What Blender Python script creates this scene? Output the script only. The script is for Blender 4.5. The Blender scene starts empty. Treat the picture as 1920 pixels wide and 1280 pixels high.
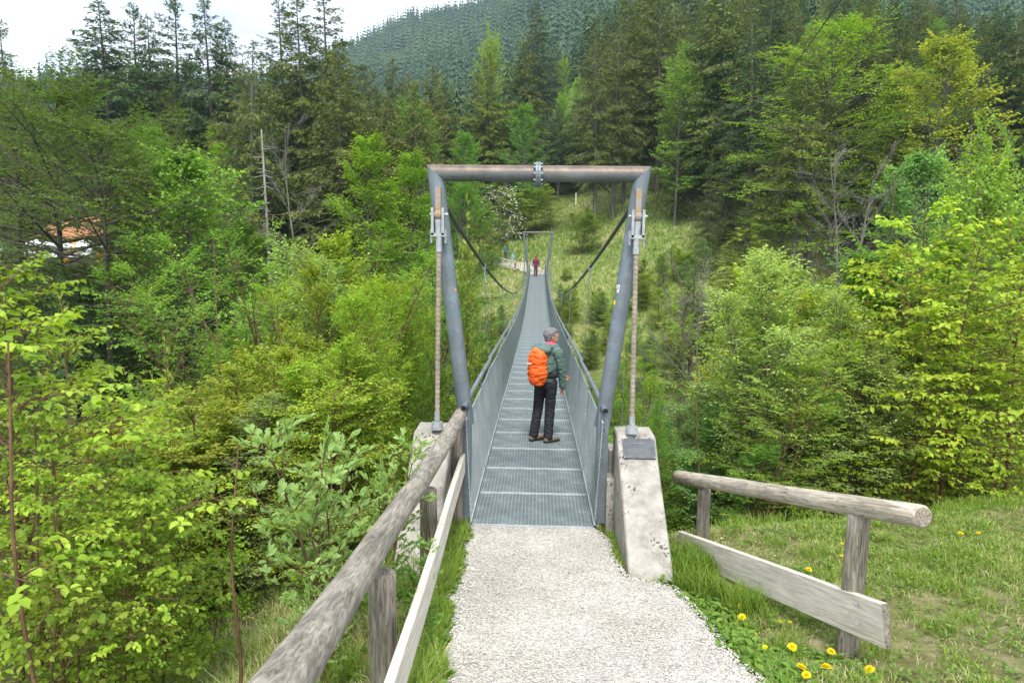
import bpy, math, random
import numpy as np
from mathutils import Vector, Matrix
sc = bpy.context.scene
rng = np.random.default_rng(7)
random.seed(7)
PI = math.pi
# ------------------------------------------------------------------ camera
FPX = 1280.0
CP, CYAW, CPIT, CROL = np.array([0.0097, -6.7694, 2.8730]), -0.03605, 0.13802, 0.01178
def cam_axes():
    y, p, r = CYAW, CPIT, CROL
    F = np.array([math.sin(y)*math.cos(p), math.cos(y)*math.cos(p), -math.sin(p)])
    R = np.array([math.cos(y), -math.sin(y), 0.0]); U = np.cross(R, F)
    return math.cos(r)*R+math.sin(r)*U, -math.sin(r)*R+math.cos(r)*U, F
CR, CU, CF = cam_axes()
cd = bpy.data.cameras.new('camera'); cam = bpy.data.objects.new('camera', cd); sc.collection.objects.link(cam)
cd.sensor_width = 36; cd.lens = 24.0; cd.clip_start = 0.05; cd.clip_end = 6000
m = Matrix(((CR[0], CU[0], -CF[0], CP[0]), (CR[1], CU[1], -CF[1], CP[1]), (CR[2], CU[2], -CF[2], CP[2]), (0, 0, 0, 1)))
cam.matrix_world = m; sc.camera = cam
def at(px, py, dep):                      # photo pixel (1920 wide) and depth -> world point
    return CP + dep*(CF + CR*(px-960)/FPX - CU*(py-640)/FPX)
def pix(P):
    d = np.asarray(P)-CP; z = d@CF
    return 960+FPX*(d@CR)/z, 640-FPX*(d@CU)/z, z
# ------------------------------------------------------------------ world, sun, exposure
SUN_EL, SUN_AZ = math.radians(58), math.radians(176)      # azimuth from +Y towards +X
w = bpy.data.worlds.new('World'); sc.world = w; w.use_nodes = True
nt = w.node_tree; nt.nodes.clear()
def N(nt, t, **k):
    n = nt.nodes.new(t)
    for a, v in k.items():
        if a in n.inputs.keys(): n.inputs[a].default_value = v
        else: setattr(n, a, v)
    return n
sky = N(nt, 'ShaderNodeTexSky', sky_type='NISHITA', sun_disc=False, sun_elevation=SUN_EL, sun_rotation=SUN_AZ)
tc = N(nt, 'ShaderNodeTexCoord'); mp = N(nt, 'ShaderNodeMapping'); mp.inputs['Scale'].default_value = (1, 1, 3.2)
nz = N(nt, 'ShaderNodeTexNoise', Scale=2.1, Detail=6.0, Roughness=0.55)
cr = N(nt, 'ShaderNodeValToRGB'); cr.color_ramp.elements[0].position = 0.30; cr.color_ramp.elements[1].position = 0.52
cr.color_ramp.elements[0].color = (.35, .35, .35, 1)
mx = N(nt, 'ShaderNodeMixRGB'); mx.inputs[2].default_value = (12.4, 12.8, 13.6, 1)
bg = N(nt, 'ShaderNodeBackground', Strength=0.1); out = N(nt, 'ShaderNodeOutputWorld')
L = nt.links.new
L(tc.outputs['Generated'], mp.inputs[0]); L(mp.outputs[0], nz.inputs['Vector']); L(nz.outputs['Fac'], cr.inputs[0])
L(cr.outputs[0], mx.inputs[0]); L(sky.outputs[0], mx.inputs[1]); L(mx.outputs[0], bg.inputs[0]); L(bg.outputs[0], out.inputs[0])
sd = bpy.data.lights.new('sun', 'SUN'); sd.energy = 2.6; sd.angle = math.radians(11); sd.color = (1, .95, .86)
so = bpy.data.objects.new('sun', sd); sc.collection.objects.link(so)
sv = Vector((math.sin(SUN_AZ)*math.cos(SUN_EL), math.cos(SUN_AZ)*math.cos(SUN_EL), math.sin(SUN_EL)))
so.rotation_euler = sv.to_track_quat('Z', 'Y').to_euler(); so.location = (0, -8, 30)
sc.view_settings.view_transform = 'Standard'; sc.view_settings.look = 'None'; sc.view_settings.gamma = 1
sc.view_settings.exposure = 0.62
cy = sc.cycles
cy.max_bounces = 6; cy.diffuse_bounces = 3; cy.glossy_bounces = 2; cy.transmission_bounces = 4; cy.transparent_max_bounces = 6
cy.volume_bounces = 0; cy.caustics_reflective = False; cy.caustics_refractive = False
# ------------------------------------------------------------------ helpers
def tag(o, label=None, cat=None, group=None, kind=None):
    if label: o['label'] = label
    if cat: o['category'] = cat
    if group: o['group'] = group
    if kind: o['kind'] = kind
    return o
def empty(name, loc=(0, 0, 0), rz=0.0, parent=None):
    o = bpy.data.objects.new(name, None); sc.collection.objects.link(o); o.empty_display_size = .2
    o.location = loc; o.rotation_euler = (0, 0, rz)
    if parent: o.parent = parent
    return o
def link(name, me, parent=None):
    o = bpy.data.objects.new(name, me); sc.collection.objects.link(o)
    if parent: o.parent = parent
    return o
def norm(v):
    v = np.asarray(v, float); return v/np.maximum(np.linalg.norm(v, axis=-1, keepdims=True), 1e-9)
class MB:
    def __init__(s): s.v = []; s.f = []; s.n = 0
    def add(s, v, f, var=None, mat=0):
        v = np.asarray(v, np.float32).reshape(-1, 3); f = np.asarray(f, np.int64)
        if var is None: var = np.full(len(f), .5)
        s.v.append(v); s.f.append((f+s.n, np.broadcast_to(np.asarray(var, np.float32), (len(f),)), mat)); s.n += len(v)
    def box(s, c, d, M=None, mat=0, var=None):
        c = np.asarray(c, float); d = np.asarray(d, float)/2
        v = np.array([[x, y, z] for x in (-1, 1) for y in (-1, 1) for z in (-1, 1)])*d
        if M is not None: v = v@np.asarray(M).T
        s.add(v+c, [[0, 1, 3, 2], [4, 6, 7, 5], [0, 4, 5, 1], [2, 3, 7, 6], [0, 2, 6, 4], [1, 5, 7, 3]], var, mat)
    def beam(s, a, b, wx, wz, mat=0, up=(0, 0, 1)):          # box from a to b
        a = np.asarray(a, float); b = np.asarray(b, float); d = norm(b-a); x = norm(np.cross(d, up)); z = np.cross(x, d)
        M = np.stack([x, d, z], 1); s.box((a+b)/2, (wx, np.linalg.norm(b-a), wz), M, mat)
    def tube(s, P, R, n=8, cap=True, mat=0, var=None):
        P = np.asarray(P, float); k = len(P); R = np.broadcast_to(np.asarray(R, float), (k,))
        T = np.gradient(P, axis=0); T = norm(T)
        ref = np.array([0, 0, 1.]) if abs(T[0][2]) < .9 else np.array([1., 0, 0])
        a = norm(np.cross(T, ref)); b = np.cross(T, a)
        th = np.arange(n)*2*PI/n
        v = P[:, None]+R[:, None, None]*(np.cos(th)[None, :, None]*a[:, None]+np.sin(th)[None, :, None]*b[:, None])
        i = np.arange(k-1)[:, None]*n; j = np.arange(n)[None]; j2 = (j+1) % n
        f = np.stack([i+j, i+j2, i+n+j2, i+n+j], -1).reshape(-1, 4)
        s.add(v.reshape(-1, 3), f, var, mat)
        if cap:
            e = [v[0].mean(0)[None], v[-1].mean(0)[None]]
            for rr, c, fl in ((v[0], e[0], 0), (v[-1], e[1], 1)):
                f = [[j, (j+1) % n, n] if fl else [(j+1) % n, j, n] for j in range(n)]
                s.add(np.r_[rr, c], f, None if var is None else .5, mat)
    def segs(s, A, B, ra, rb, n=3, mat=0, var=None):         # many straight thin prisms
        A = np.asarray(A, float); B = np.asarray(B, float); m_ = len(A)
        if not m_: return
        T = norm(B-A); ref = np.where(np.abs(T[:, 2:3]) < .9, [[0, 0, 1.]], [[1., 0, 0]])
        a = norm(np.cross(T, ref)); b = np.cross(T, a); th = np.arange(n)*2*PI/n
        ra = np.broadcast_to(np.asarray(ra, float), (m_,)); rb = np.broadcast_to(np.asarray(rb, float), (m_,))
        off = np.cos(th)[None, :, None]*a[:, None]+np.sin(th)[None, :, None]*b[:, None]
        v = np.concatenate([A[:, None]+off*ra[:, None, None], B[:, None]+off*rb[:, None, None]], 1)
        j = np.arange(n); f0 = np.stack([j, (j+1) % n, (j+1) % n+n, j+n], -1)
        f = (f0[None]+(np.arange(m_)*2*n)[:, None, None]).reshape(-1, 4)
        s.add(v.reshape(-1, 3), f, None if var is None else np.repeat(var, n), mat)
    def leaves(s, P, D, Nn, Ln, Wd, var, shape=0, fold=.25, droop=.12, mat=0):
        P = np.asarray(P, float); k = len(P)
        if not k: return
        D = norm(D); S = norm(np.cross(D, Nn)); Nn = np.cross(S, D)
        Ln = np.broadcast_to(np.asarray(Ln, float), (k,))[:, None]; Wd = np.broadcast_to(np.asarray(Wd, float), (k,))[:, None]
        if shape == 0:
            T = [(0, 0, 0), (.45, .5, fold), (1, 0, -droop), (.45, -.5, fold)]; F = [[0, 1, 2, 3]]
        elif shape == 1:
            T = [(0, 0, 0), (.35, 0, 0), (.7, 0, -droop*.4), (1, 0, -droop), (.22, .38, fold*.8), (.62, .46, fold*.8), (.22, -.38, fold*.8), (.62, -.46, fold*.8)]
            F = [[0, 1, 4, 4], [1, 2, 5, 4], [2, 3, 5, 5], [0, 6, 1, 1], [1, 6, 7, 2], [2, 7, 3, 3]]
            F = [[0, 1, 4], [1, 2, 5], [1, 5, 4], [2, 3, 5], [0, 6, 1], [1, 6, 7], [1, 7, 2], [2, 7, 3]]
        elif shape == 2:                                       # ragged spray: three blades
            T = [(0, 0, 0), (.5, .22, .05), (1, .05, -droop), (.45, -.05, 0), (.05, .08, 0), (.75, .6, -droop), (.05, -.08, 0), (.7, -.6, -droop)]
            F = [[0, 3, 2, 1], [0, 3, 5, 4], [0, 6, 7, 3]]
        v = np.stack([P+D*Ln*t[0]+S*Wd*t[1]+Nn*Wd*t[2] for t in T], 1)
        F = np.array(F); nt_ = len(T)
        f = (F[None]+(np.arange(k)*nt_)[:, None, None]).reshape(-1, F.shape[1])
        s.add(v.reshape(-1, 3), f, np.repeat(np.broadcast_to(var, (k,)), len(F)), mat)
    def mesh(s, name, mats, smooth=False):
        me = bpy.data.meshes.new(name)
        V = np.concatenate(s.v) if s.v else np.zeros((0, 3), np.float32)
        loops = []; starts = []; var = []; mi = []; c = 0
        for f, vr, mt in s.f:
            loops.append(f.reshape(-1)); starts.append(c+np.arange(len(f))*f.shape[1]); c += f.size
            var.append(vr); mi.append(np.full(len(f), mt, np.int32))
        loops = np.concatenate(loops).astype(np.int32); starts = np.concatenate(starts).astype(np.int32)
        me.vertices.add(len(V)); me.vertices.foreach_set('co', V.astype(np.float32).ravel())
        me.loops.add(len(loops)); me.loops.foreach_set('vertex_index', loops)
        me.polygons.add(len(starts)); me.polygons.foreach_set('loop_start', starts)
        if not isinstance(mats, (list, tuple)): mats = [mats]
        for q in mats: me.materials.append(q)
        if len(mats) > 1: me.polygons.foreach_set('material_index', np.concatenate(mi))
        a = me.attributes.new('var', 'FLOAT', 'FACE'); a.data.foreach_set('value', np.concatenate(var).astype(np.float32))
        me.update(calc_edges=True)
        if smooth: me.polygons.foreach_set('use_smooth', np.ones(len(starts), bool))
        else: me.polygons.foreach_set('use_smooth', np.zeros(len(starts), bool))
        return me
    def build(s, name, mats, parent=None, smooth=False): return link(name, s.mesh(name, mats, smooth), parent)
def vnoise(x, y, sc_, seed=0):                                # smooth value noise, numpy
    x = np.asarray(x, float)/sc_; y = np.asarray(y, float)/sc_
    xi = np.floor(x).astype(np.int64); yi = np.floor(y).astype(np.int64); fx = x-xi; fy = y-yi
    fx = fx*fx*(3-2*fx); fy = fy*fy*(3-2*fy)
    def h(a, b):
        q = (a*374761393+b*668265263+seed*1442695041) & 0x7fffffff
        q = ((q ^ (q >> 13))*1274126177) & 0x7fffffff
        return ((q ^ (q >> 16)) & 0xffff)/65535.0
    return (h(xi, yi)*(1-fx)+h(xi+1, yi)*fx)*(1-fy)+(h(xi, yi+1)*(1-fx)+h(xi+1, yi+1)*fx)*fy-.5
# ------------------------------------------------------------------ materials
def newmat(name):
    mt = bpy.data.materials.new(name); mt.use_nodes = True; t = mt.node_tree; t.nodes.clear()
    o = N(t, 'ShaderNodeOutputMaterial'); return mt, t, o
def ramp(t, stops, src=None, interp='LINEAR'):
    r = N(t, 'ShaderNodeValToRGB'); e = r.color_ramp.elements; r.color_ramp.interpolation = interp
    while len(e) < len(stops): e.new(.5)
    for k, (p, c) in enumerate(stops): e[k].position = p; e[k].color = (*c, 1) if len(c) == 3 else c
    if src is not None: t.links.new(src, r.inputs[0])
    return r
def leafmat(name, lo, mid, hi, trans=.35, rough=.5, spec=.3):
    mt, t, o = newmat(name); l = t.links.new
    at_ = N(t, 'ShaderNodeAttribute', attribute_name='var'); oi = N(t, 'ShaderNodeObjectInfo')
    r = ramp(t, [(0, lo), (.5, mid), (1, hi)], at_.outputs['Fac'])
    mu = N(t, 'ShaderNodeMixRGB', blend_type='MULTIPLY'); mu.inputs[0].default_value = 1
    l(r.outputs[0], mu.inputs[1]); l(oi.outputs['Color'], mu.inputs[2])
    p = N(t, 'ShaderNodeBsdfPrincipled', Roughness=rough); p.inputs['Specular IOR Level'].default_value = spec
    l(mu.outputs[0], p.inputs['Base Color'])
    if trans > 0:
        br = N(t, 'ShaderNodeMixRGB', blend_type='MULTIPLY'); br.inputs[0].default_value = 1; br.inputs[2].default_value = (1.5, 1.35, .7, 1)
        l(mu.outputs[0], br.inputs[1])
        tr = N(t, 'ShaderNodeBsdfTranslucent'); l(br.outputs[0], tr.inputs[0])
        ms = N(t, 'ShaderNodeMixShader'); ms.inputs[0].default_value = trans
        l(p.outputs[0], ms.inputs[1]); l(tr.outputs[0], ms.inputs[2]); l(ms.outputs[0], o.inputs[0])
    else: l(p.outputs[0], o.inputs[0])
    return mt
def surf(name, stops, scale=5, detail=6, rough=.7, bump=.2, bscale=None, spec=.3, metal=0, stretch=(1, 1, 1), dist=0, coord='Object', rvar=0, bdist=.02):
    mt, t, o = newmat(name); l = t.links.new
    tc_ = N(t, 'ShaderNodeTexCoord'); m_ = N(t, 'ShaderNodeMapping'); m_.inputs['Scale'].default_value = stretch
    l(tc_.outputs[coord], m_.inputs[0])
    n1 = N(t, 'ShaderNodeTexNoise', Scale=scale, Detail=detail, Roughness=.6, Distortion=dist); l(m_.outputs[0], n1.inputs['Vector'])
    r = ramp(t, stops, n1.outputs['Fac'])
    p = N(t, 'ShaderNodeBsdfPrincipled', Roughness=rough, Metallic=metal); p.inputs['Specular IOR Level'].default_value = spec
    l(r.outputs[0], p.inputs['Base Color'])
    if bump:
        n2 = N(t, 'ShaderNodeTexNoise', Scale=bscale or scale*4, Detail=5.0); l(m_.outputs[0], n2.inputs['Vector'])
        b = N(t, 'ShaderNodeBump', Strength=bump, Distance=bdist); l(n2.outputs['Fac'], b.inputs['Height']); l(b.outputs[0], p.inputs['Normal'])
    l(p.outputs[0], o.inputs[0]); mt['p'] = 1
    return mt
def plain(name, c, rough=.6, metal=0, spec=.3):
    mt, t, o = newmat(name); p = N(t, 'ShaderNodeBsdfPrincipled', Roughness=rough, Metallic=metal)
    p.inputs['Base Color'].default_value = (*c, 1); p.inputs['Specular IOR Level'].default_value = spec
    t.links.new(p.outputs[0], o.inputs[0]); return mt
M = {}
M['beech'] = leafmat('beech_leaf', (.12, .22, .015), (.25, .39, .03), (.42, .55, .07), .42)
M['maple'] = leafmat('maple_leaf', (.08, .18, .025), (.17, .32, .045), (.30, .46, .08), .38)
M['willow'] = leafmat('willow_leaf', (.16, .27, .07), (.26, .40, .12), (.40, .54, .20), .38)
M['palewillow'] = leafmat('pale_willow_leaf', (.18, .33, .09), (.28, .44, .13), (.40, .56, .22), .42)
M['hazel'] = leafmat('hazel_leaf', (.12, .22, .02), (.26, .38, .04), (.42, .50, .08), .42)
M['spruce'] = leafmat('spruce_needles', (.055, .095, .026), (.11, .165, .045), (.20, .26, .075), .18, .6, .2)
M['farspruce'] = leafmat('far_needles', (.038, .076, .034), (.066, .118, .048), (.115, .17, .066), 0, .7, .1)
M['grass'] = leafmat('grass_blade', (.11, .20, .025), (.23, .35, .05), (.66, .58, .38), .3, .6, .2)
M['drygrass'] = leafmat('dry_grass', (.17, .30, .06), (.32, .40, .13), (.60, .55, .34), .25, .7, .1)
M['herb'] = leafmat('herb_leaf', (.07, .15, .02), (.13, .26, .035), (.24, .38, .06), .35)
M['bark'] = surf('bark', [(.3, (.045, .038, .03)), (.55, (.12, .105, .085)), (.75, (.22, .2, .17))], 3, 6, .9, .6, 18, stretch=(2, 2, .35))
M['palebark'] = surf('pale_bark', [(.3, (.08, .072, .06)), (.55, (.16, .148, .13)), (.75, (.27, .255, .225))], 3, 6, .9, .6, 18, stretch=(2, 2, .35))
M['stem'] = surf('sapling_bark', [(.3, (.07, .042, .022)), (.6, (.17, .10, .055)), (.8, (.26, .17, .09))], 9, 4, .8, .3)
M['deadwood'] = surf('dead_wood', [(.3, (.17, .155, .14)), (.7, (.38, .355, .33))], 6, 4, .9, .4, stretch=(2, 2, .3))
M['twig'] = surf('twig', [(.3, (.09, .075, .06)), (.7, (.24, .20, .165))], 6, 3, .9, 0)
# galvanised steel, weathered wood, concrete, gravel
def steelmat(name, base=(.30, .35, .39), rust=0.0, rough=.5, metal=.35):
    mt, t, o = newmat(name); l = t.links.new
    tc_ = N(t, 'ShaderNodeTexCoord')
    n1 = N(t, 'ShaderNodeTexNoise', Scale=3.5, Detail=7.0, Roughness=.65); l(tc_.outputs['Object'], n1.inputs['Vector'])
    d = np.array(base)
    r = ramp(t, [(.3, tuple(d*.72)), (.55, tuple(d)), (.75, tuple(np.minimum(d*1.45, .8)))], n1.outputs['Fac'])
    v = N(t, 'ShaderNodeTexVoronoi', Scale=60.0); l(tc_.outputs['Object'], v.inputs['Vector'])
    vm = N(t, 'ShaderNodeMixRGB', blend_type='MULTIPLY'); vm.inputs[0].default_value = .25
    l(r.outputs[0], vm.inputs[1]); l(v.outputs['Color'], vm.inputs[2]); col = vm.outputs[0]
    if rust:
        g = N(t, 'ShaderNodeNewGeometry'); sx = N(t, 'ShaderNodeSeparateXYZ'); l(g.outputs['Normal'], sx.inputs[0])
        n2 = N(t, 'ShaderNodeTexNoise', Scale=9.0, Detail=8.0, Roughness=.7); l(tc_.outputs['Object'], n2.inputs['Vector'])
        ad = N(t, 'ShaderNodeMath', operation='MULTIPLY_ADD'); ad.inputs[1].default_value = 1.0; l(n2.outputs['Fac'], ad.inputs[0]); l(sx.outputs['Z'], ad.inputs[2])
        rr = ramp(t, [(.35, (0, 0, 0)), (.95, (rust, rust, rust))], ad.outputs[0])
        n3 = ramp(t, [(.4, (.105, .075, .058)), (.6, (.19, .145, .115))], n2.outputs['Fac'])
        rm = N(t, 'ShaderNodeMixRGB'); l(rr.outputs[0], rm.inputs[0]); l(col, rm.inputs[1]); l(n3.outputs[0], rm.inputs[2]); col = rm.outputs[0]
    p = N(t, 'ShaderNodeBsdfPrincipled', Roughness=rough, Metallic=metal); l(col, p.inputs['Base Color'])
    b = N(t, 'ShaderNodeBump', Strength=.12, Distance=.01); l(n1.outputs['Fac'], b.inputs['Height']); l(b.outputs[0], p.inputs['Normal'])
    l(p.outputs[0], o.inputs[0]); return mt
M['steel'] = steelmat('galvanised_steel', (.20, .245, .28)); M['steel_rust'] = steelmat('weathered_steel', (.155, .175, .185), .95)
M['grate'] = steelmat('grating_steel', (.36, .43, .45)); M['mesh'] = steelmat('wire_steel', (.56, .63, .66), metal=.05)
M['plate_rust'] = surf('rusty_plate', [(.38, (.28, .29, .29)), (.52, (.34, .24, .15)), (.7, (.42, .28, .16))], 9, 6, .8, .2)
M['rope'] = surf('steel_rope', [(.3, (.20, .165, .135)), (.7, (.36, .31, .27))], 14, 5, .8, .4)
M['cable'] = surf('dark_cable', [(.3, (.045, .055, .05)), (.7, (.10, .12, .11))], 20, 3, .6, .1)
M['zinc'] = surf('zinc_fitting', [(.3, (.27, .30, .32)), (.7, (.44, .47, .49))], 20, 3, .45, .1, metal=.3)
M['black'] = plain('black_cap', (.012, .012, .013), .5)
def woodmat(name, lo, mid, hi, scale=1.0, dark=.0, rough=.85, rings=.6):
    mt, t, o = newmat(name); l = t.links.new         # local X runs along the grain
    tc_ = N(t, 'ShaderNodeTexCoord'); m_ = N(t, 'ShaderNodeMapping'); m_.inputs['Scale'].default_value = (.9*scale, 9*scale, 9*scale)
    l(tc_.outputs['Object'], m_.inputs[0])
    n0 = N(t, 'ShaderNodeTexNoise', Scale=1.1, Detail=3.0); l(m_.outputs[0], n0.inputs['Vector'])
    wv = N(t, 'ShaderNodeTexNoise', Scale=3.0, Detail=4.0, Roughness=.6, Distortion=1.6); l(m_.outputs[0], wv.inputs['Vector'])
    mm = N(t, 'ShaderNodeMath', operation='MULTIPLY'); mm.inputs[1].default_value = 9.0; l(n0.outputs['Fac'], mm.inputs[0])
    fr = N(t, 'ShaderNodeMath', operation='PINGPONG'); fr.inputs[1].default_value = .5; l(mm.outputs[0], fr.inputs[0])
    ad = N(t, 'ShaderNodeMath', operation='MULTIPLY_ADD'); ad.inputs[1].default_value = .45; l(fr.outputs[0], ad.inputs[0]); l(wv.outputs['Fac'], ad.inputs[2])
    r = ramp(t, [(.35, lo), (.6, mid), (.85, hi)], ad.outputs[0]); col = r.outputs[0]
    if dark:
        n2 = N(t, 'ShaderNodeTexNoise', Scale=2.3, Detail=5.0, Roughness=.65); m2 = N(t, 'ShaderNodeMapping'); m2.inputs['Scale'].default_value = (1.1, 3, 3)
        l(tc_.outputs['Object'], m2.inputs[0]); l(m2.outputs[0], n2.inputs['Vector'])
        rd = ramp(t, [(.38, (1-dark,)*3), (.60, (1, 1, 1))], n2.outputs['Fac'])
        mu = N(t, 'ShaderNodeMixRGB', blend_type='MULTIPLY'); mu.inputs[0].default_value = 1; l(col, mu.inputs[1]); l(rd.outputs[0], mu.inputs[2]); col = mu.outputs[0]
    m6 = N(t, 'ShaderNodeMath', operation='MULTIPLY'); m6.inputs[1].default_value = 17.0; l(n0.outputs['Fac'], m6.inputs[0]); pp = N(t, 'ShaderNodeMath', operation='PINGPONG'); pp.inputs[1].default_value = .5; l(m6.outputs[0], pp.inputs[0])
    rl = ramp(t, [(0, (.42, .39, .35)), (.14, (1, 1, 1))], pp.outputs[0]); ml = N(t, 'ShaderNodeMixRGB', blend_type='MULTIPLY'); ml.inputs[0].default_value = rings; l(col, ml.inputs[1]); l(rl.outputs[0], ml.inputs[2]); col = ml.outputs[0]
    m4 = N(t, 'ShaderNodeMapping'); m4.inputs['Scale'].default_value = (3.0, 110, 110); l(tc_.outputs['Object'], m4.inputs[0])
    n4 = N(t, 'ShaderNodeTexNoise', Scale=1.0, Detail=5.0, Roughness=.7); l(m4.outputs[0], n4.inputs['Vector']); r4 = ramp(t, [(.32, (.45, .43, .40)), (.46, (.92, .92, .92)), (.7, (1.12, 1.1, 1.08))], n4.outputs['Fac'])
    m5 = N(t, 'ShaderNodeMixRGB', blend_type='MULTIPLY'); m5.inputs[0].default_value = .75; l(col, m5.inputs[1]); l(r4.outputs[0], m5.inputs[2]); col = m5.outputs[0]
    m7 = N(t, 'ShaderNodeMapping'); m7.inputs['Scale'].default_value = (.8, 20, 20); l(tc_.outputs['Object'], m7.inputs[0]); n7 = N(t, 'ShaderNodeTexNoise', Scale=1.0, Detail=2.0); l(m7.outputs[0], n7.inputs['Vector'])
    r7 = ramp(t, [(.478, (1, 1, 1)), (.492, (.22, .2, .18)), (.506, (1, 1, 1))], n7.outputs['Fac']); mq = N(t, 'ShaderNodeMixRGB', blend_type='MULTIPLY'); mq.inputs[0].default_value = rings; l(col, mq.inputs[1]); l(r7.outputs[0], mq.inputs[2]); col = mq.outputs[0]
    v = N(t, 'ShaderNodeTexVoronoi', Scale=2.2); m3 = N(t, 'ShaderNodeMapping'); m3.inputs['Scale'].default_value = (1.2, 3.2, 3.2); l(tc_.outputs['Object'], m3.inputs[0]); l(m3.outputs[0], v.inputs['Vector'])
    rk = ramp(t, [(.035, (.35, .33, .3)), (.09, (1, 1, 1))], v.outputs['Distance'])
    mk = N(t, 'ShaderNodeMixRGB', blend_type='MULTIPLY'); mk.inputs[0].default_value = .9; l(col, mk.inputs[1]); l(rk.outputs[0], mk.inputs[2]); col = mk.outputs[0]
    p = N(t, 'ShaderNodeBsdfPrincipled', Roughness=rough); p.inputs['Specular IOR Level'].default_value = .15; l(col, p.inputs['Base Color'])
    b = N(t, 'ShaderNodeBump', Strength=.5, Distance=.004); l(n4.outputs['Fac'], b.inputs['Height']); l(b.outputs[0], p.inputs['Normal'])
    l(p.outputs[0], o.inputs[0]); return mt
M['log'] = woodmat('weathered_log', (.19, .175, .15), (.32, .295, .25), (.42, .39, .335), 1.0, .42, rings=.5)
M['logpale'] = woodmat('pale_log', (.28, .245, .19), (.47, .42, .34), (.60, .55, .47), 1.0, .25)
M['post'] = woodmat('weathered_post', (.12, .105, .09), (.28, .25, .205), (.40, .365, .305), 1.3, .3)
M['board'] = woodmat('pale_board', (.52, .48, .41), (.64, .60, .53), (.73, .70, .63), .7, .10, rings=.22)
def concmat():
    mt, t, o = newmat('pitted_concrete'); l = t.links.new; tc_ = N(t, 'ShaderNodeTexCoord')
    n1 = N(t, 'ShaderNodeTexNoise', Scale=6.0, Detail=9.0, Roughness=.7); l(tc_.outputs['Object'], n1.inputs['Vector'])
    r = ramp(t, [(.3, (.19, .178, .155)), (.5, (.33, .315, .28)), (.7, (.46, .445, .405))], n1.outputs['Fac'])
    g = N(t, 'ShaderNodeNewGeometry'); sx = N(t, 'ShaderNodeSeparateXYZ'); l(g.outputs['Normal'], sx.inputs[0])
    v = N(t, 'ShaderNodeTexVoronoi', Scale=30.0, Randomness=1.0); n4 = N(t, 'ShaderNodeTexNoise', Scale=14.0, Detail=3.0)
    l(tc_.outputs['Object'], n4.inputs['Vector'])
    va = N(t, 'ShaderNodeVectorMath', operation='MULTIPLY_ADD'); va.inputs[1].default_value = (.06, .06, .06); l(n4.outputs['Color'], va.inputs[0]); l(tc_.outputs['Object'], va.inputs[2]); l(va.outputs[0], v.inputs['Vector'])
    n5 = N(t, 'ShaderNodeTexNoise', Scale=4.0, Detail=2.0); l(tc_.outputs['Object'], n5.inputs['Vector'])
    sb = N(t, 'ShaderNodeMath', operation='MULTIPLY_ADD'); sb.inputs[1].default_value = -1.6; sb.use_clamp = False; l(n5.outputs['Fac'], sb.inputs[0]); l(v.outputs['Distance'], sb.inputs[2])
    ofs = N(t, 'ShaderNodeMath', operation='ADD'); ofs.inputs[1].default_value = .70; l(sb.outputs[0], ofs.inputs[0])
    pr = ramp(t, [(.0, (.30, .28, .25)), (.05, (1, 1, 1))], ofs.outputs[0])
    mu = N(t, 'ShaderNodeMixRGB', blend_type='MULTIPLY'); mu.inputs[0].default_value = .9; l(r.outputs[0], mu.inputs[1]); l(pr.outputs[0], mu.inputs[2])
    p = N(t, 'ShaderNodeBsdfPrincipled', Roughness=.9); p.inputs['Specular IOR Level'].default_value = .2; l(mu.outputs[0], p.inputs['Base Color'])
    n6 = N(t, 'ShaderNodeTexNoise', Scale=60.0, Detail=4.0); l(tc_.outputs['Object'], n6.inputs['Vector'])
    b = N(t, 'ShaderNodeBump', Strength=.5, Distance=.008); l(pr.outputs[0], b.inputs['Height'])
    b2 = N(t, 'ShaderNodeBump', Strength=.4, Distance=.004); l(n6.outputs['Fac'], b2.inputs['Height']); l(b.outputs[0], b2.inputs['Normal']); l(b2.outputs[0], p.inputs['Normal'])
    l(p.outputs[0], o.inputs[0]); return mt
M['conc'] = concmat()
def gravelmat(name, tint=(1, 1, 1)):
    mt, t, o = newmat(name); l = t.links.new; tc_ = N(t, 'ShaderNodeTexCoord')
    v = N(t, 'ShaderNodeTexVoronoi', Scale=78.0); l(tc_.outputs['Object'], v.inputs['Vector'])
    v2 = N(t, 'ShaderNodeTexVoronoi', Scale=34.0); l(tc_.outputs['Object'], v2.inputs['Vector'])
    bw = N(t, 'ShaderNodeSeparateColor'); l(v.outputs['Color'], bw.inputs[0])
    r = ramp(t, [(0, (.24, .225, .20)), (.14, (.40, .38, .345)), (.6, (.55, .53, .49)), (1, (.68, .66, .62))], bw.outputs[0])
    n = N(t, 'ShaderNodeTexNoise', Scale=1.6, Detail=5.0, Roughness=.6); l(tc_.outputs['Object'], n.inputs['Vector'])
    rn = ramp(t, [(.35, (.76, .745, .71)), (.6, (1, .99, .98))], n.outputs['Fac'])
    mu = N(t, 'ShaderNodeMixRGB', blend_type='MULTIPLY'); mu.inputs[0].default_value = 1; l(r.outputs[0], mu.inputs[1]); l(rn.outputs[0], mu.inputs[2])
    p = N(t, 'ShaderNodeBsdfPrincipled', Roughness=.95); p.inputs['Specular IOR Level'].default_value = .1; l(mu.outputs[0], p.inputs['Base Color'])
    b = N(t, 'ShaderNodeBump', Strength=.9, Distance=.012, invert=True); l(v.outputs['Distance'], b.inputs['Height'])
    b2 = N(t, 'ShaderNodeBump', Strength=.6, Distance=.02, invert=True); l(v2.outputs['Distance'], b2.inputs['Height']); l(b.outputs[0], b2.inputs['Normal']); l(b2.outputs[0], p.inputs['Normal'])
    l(p.outputs[0], o.inputs[0]); return mt
M['gravel'] = gravelmat('gravel_path')
mt, t, o = newmat('pebble'); g_ = N(t, 'ShaderNodeAttribute', attribute_name='var')
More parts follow.
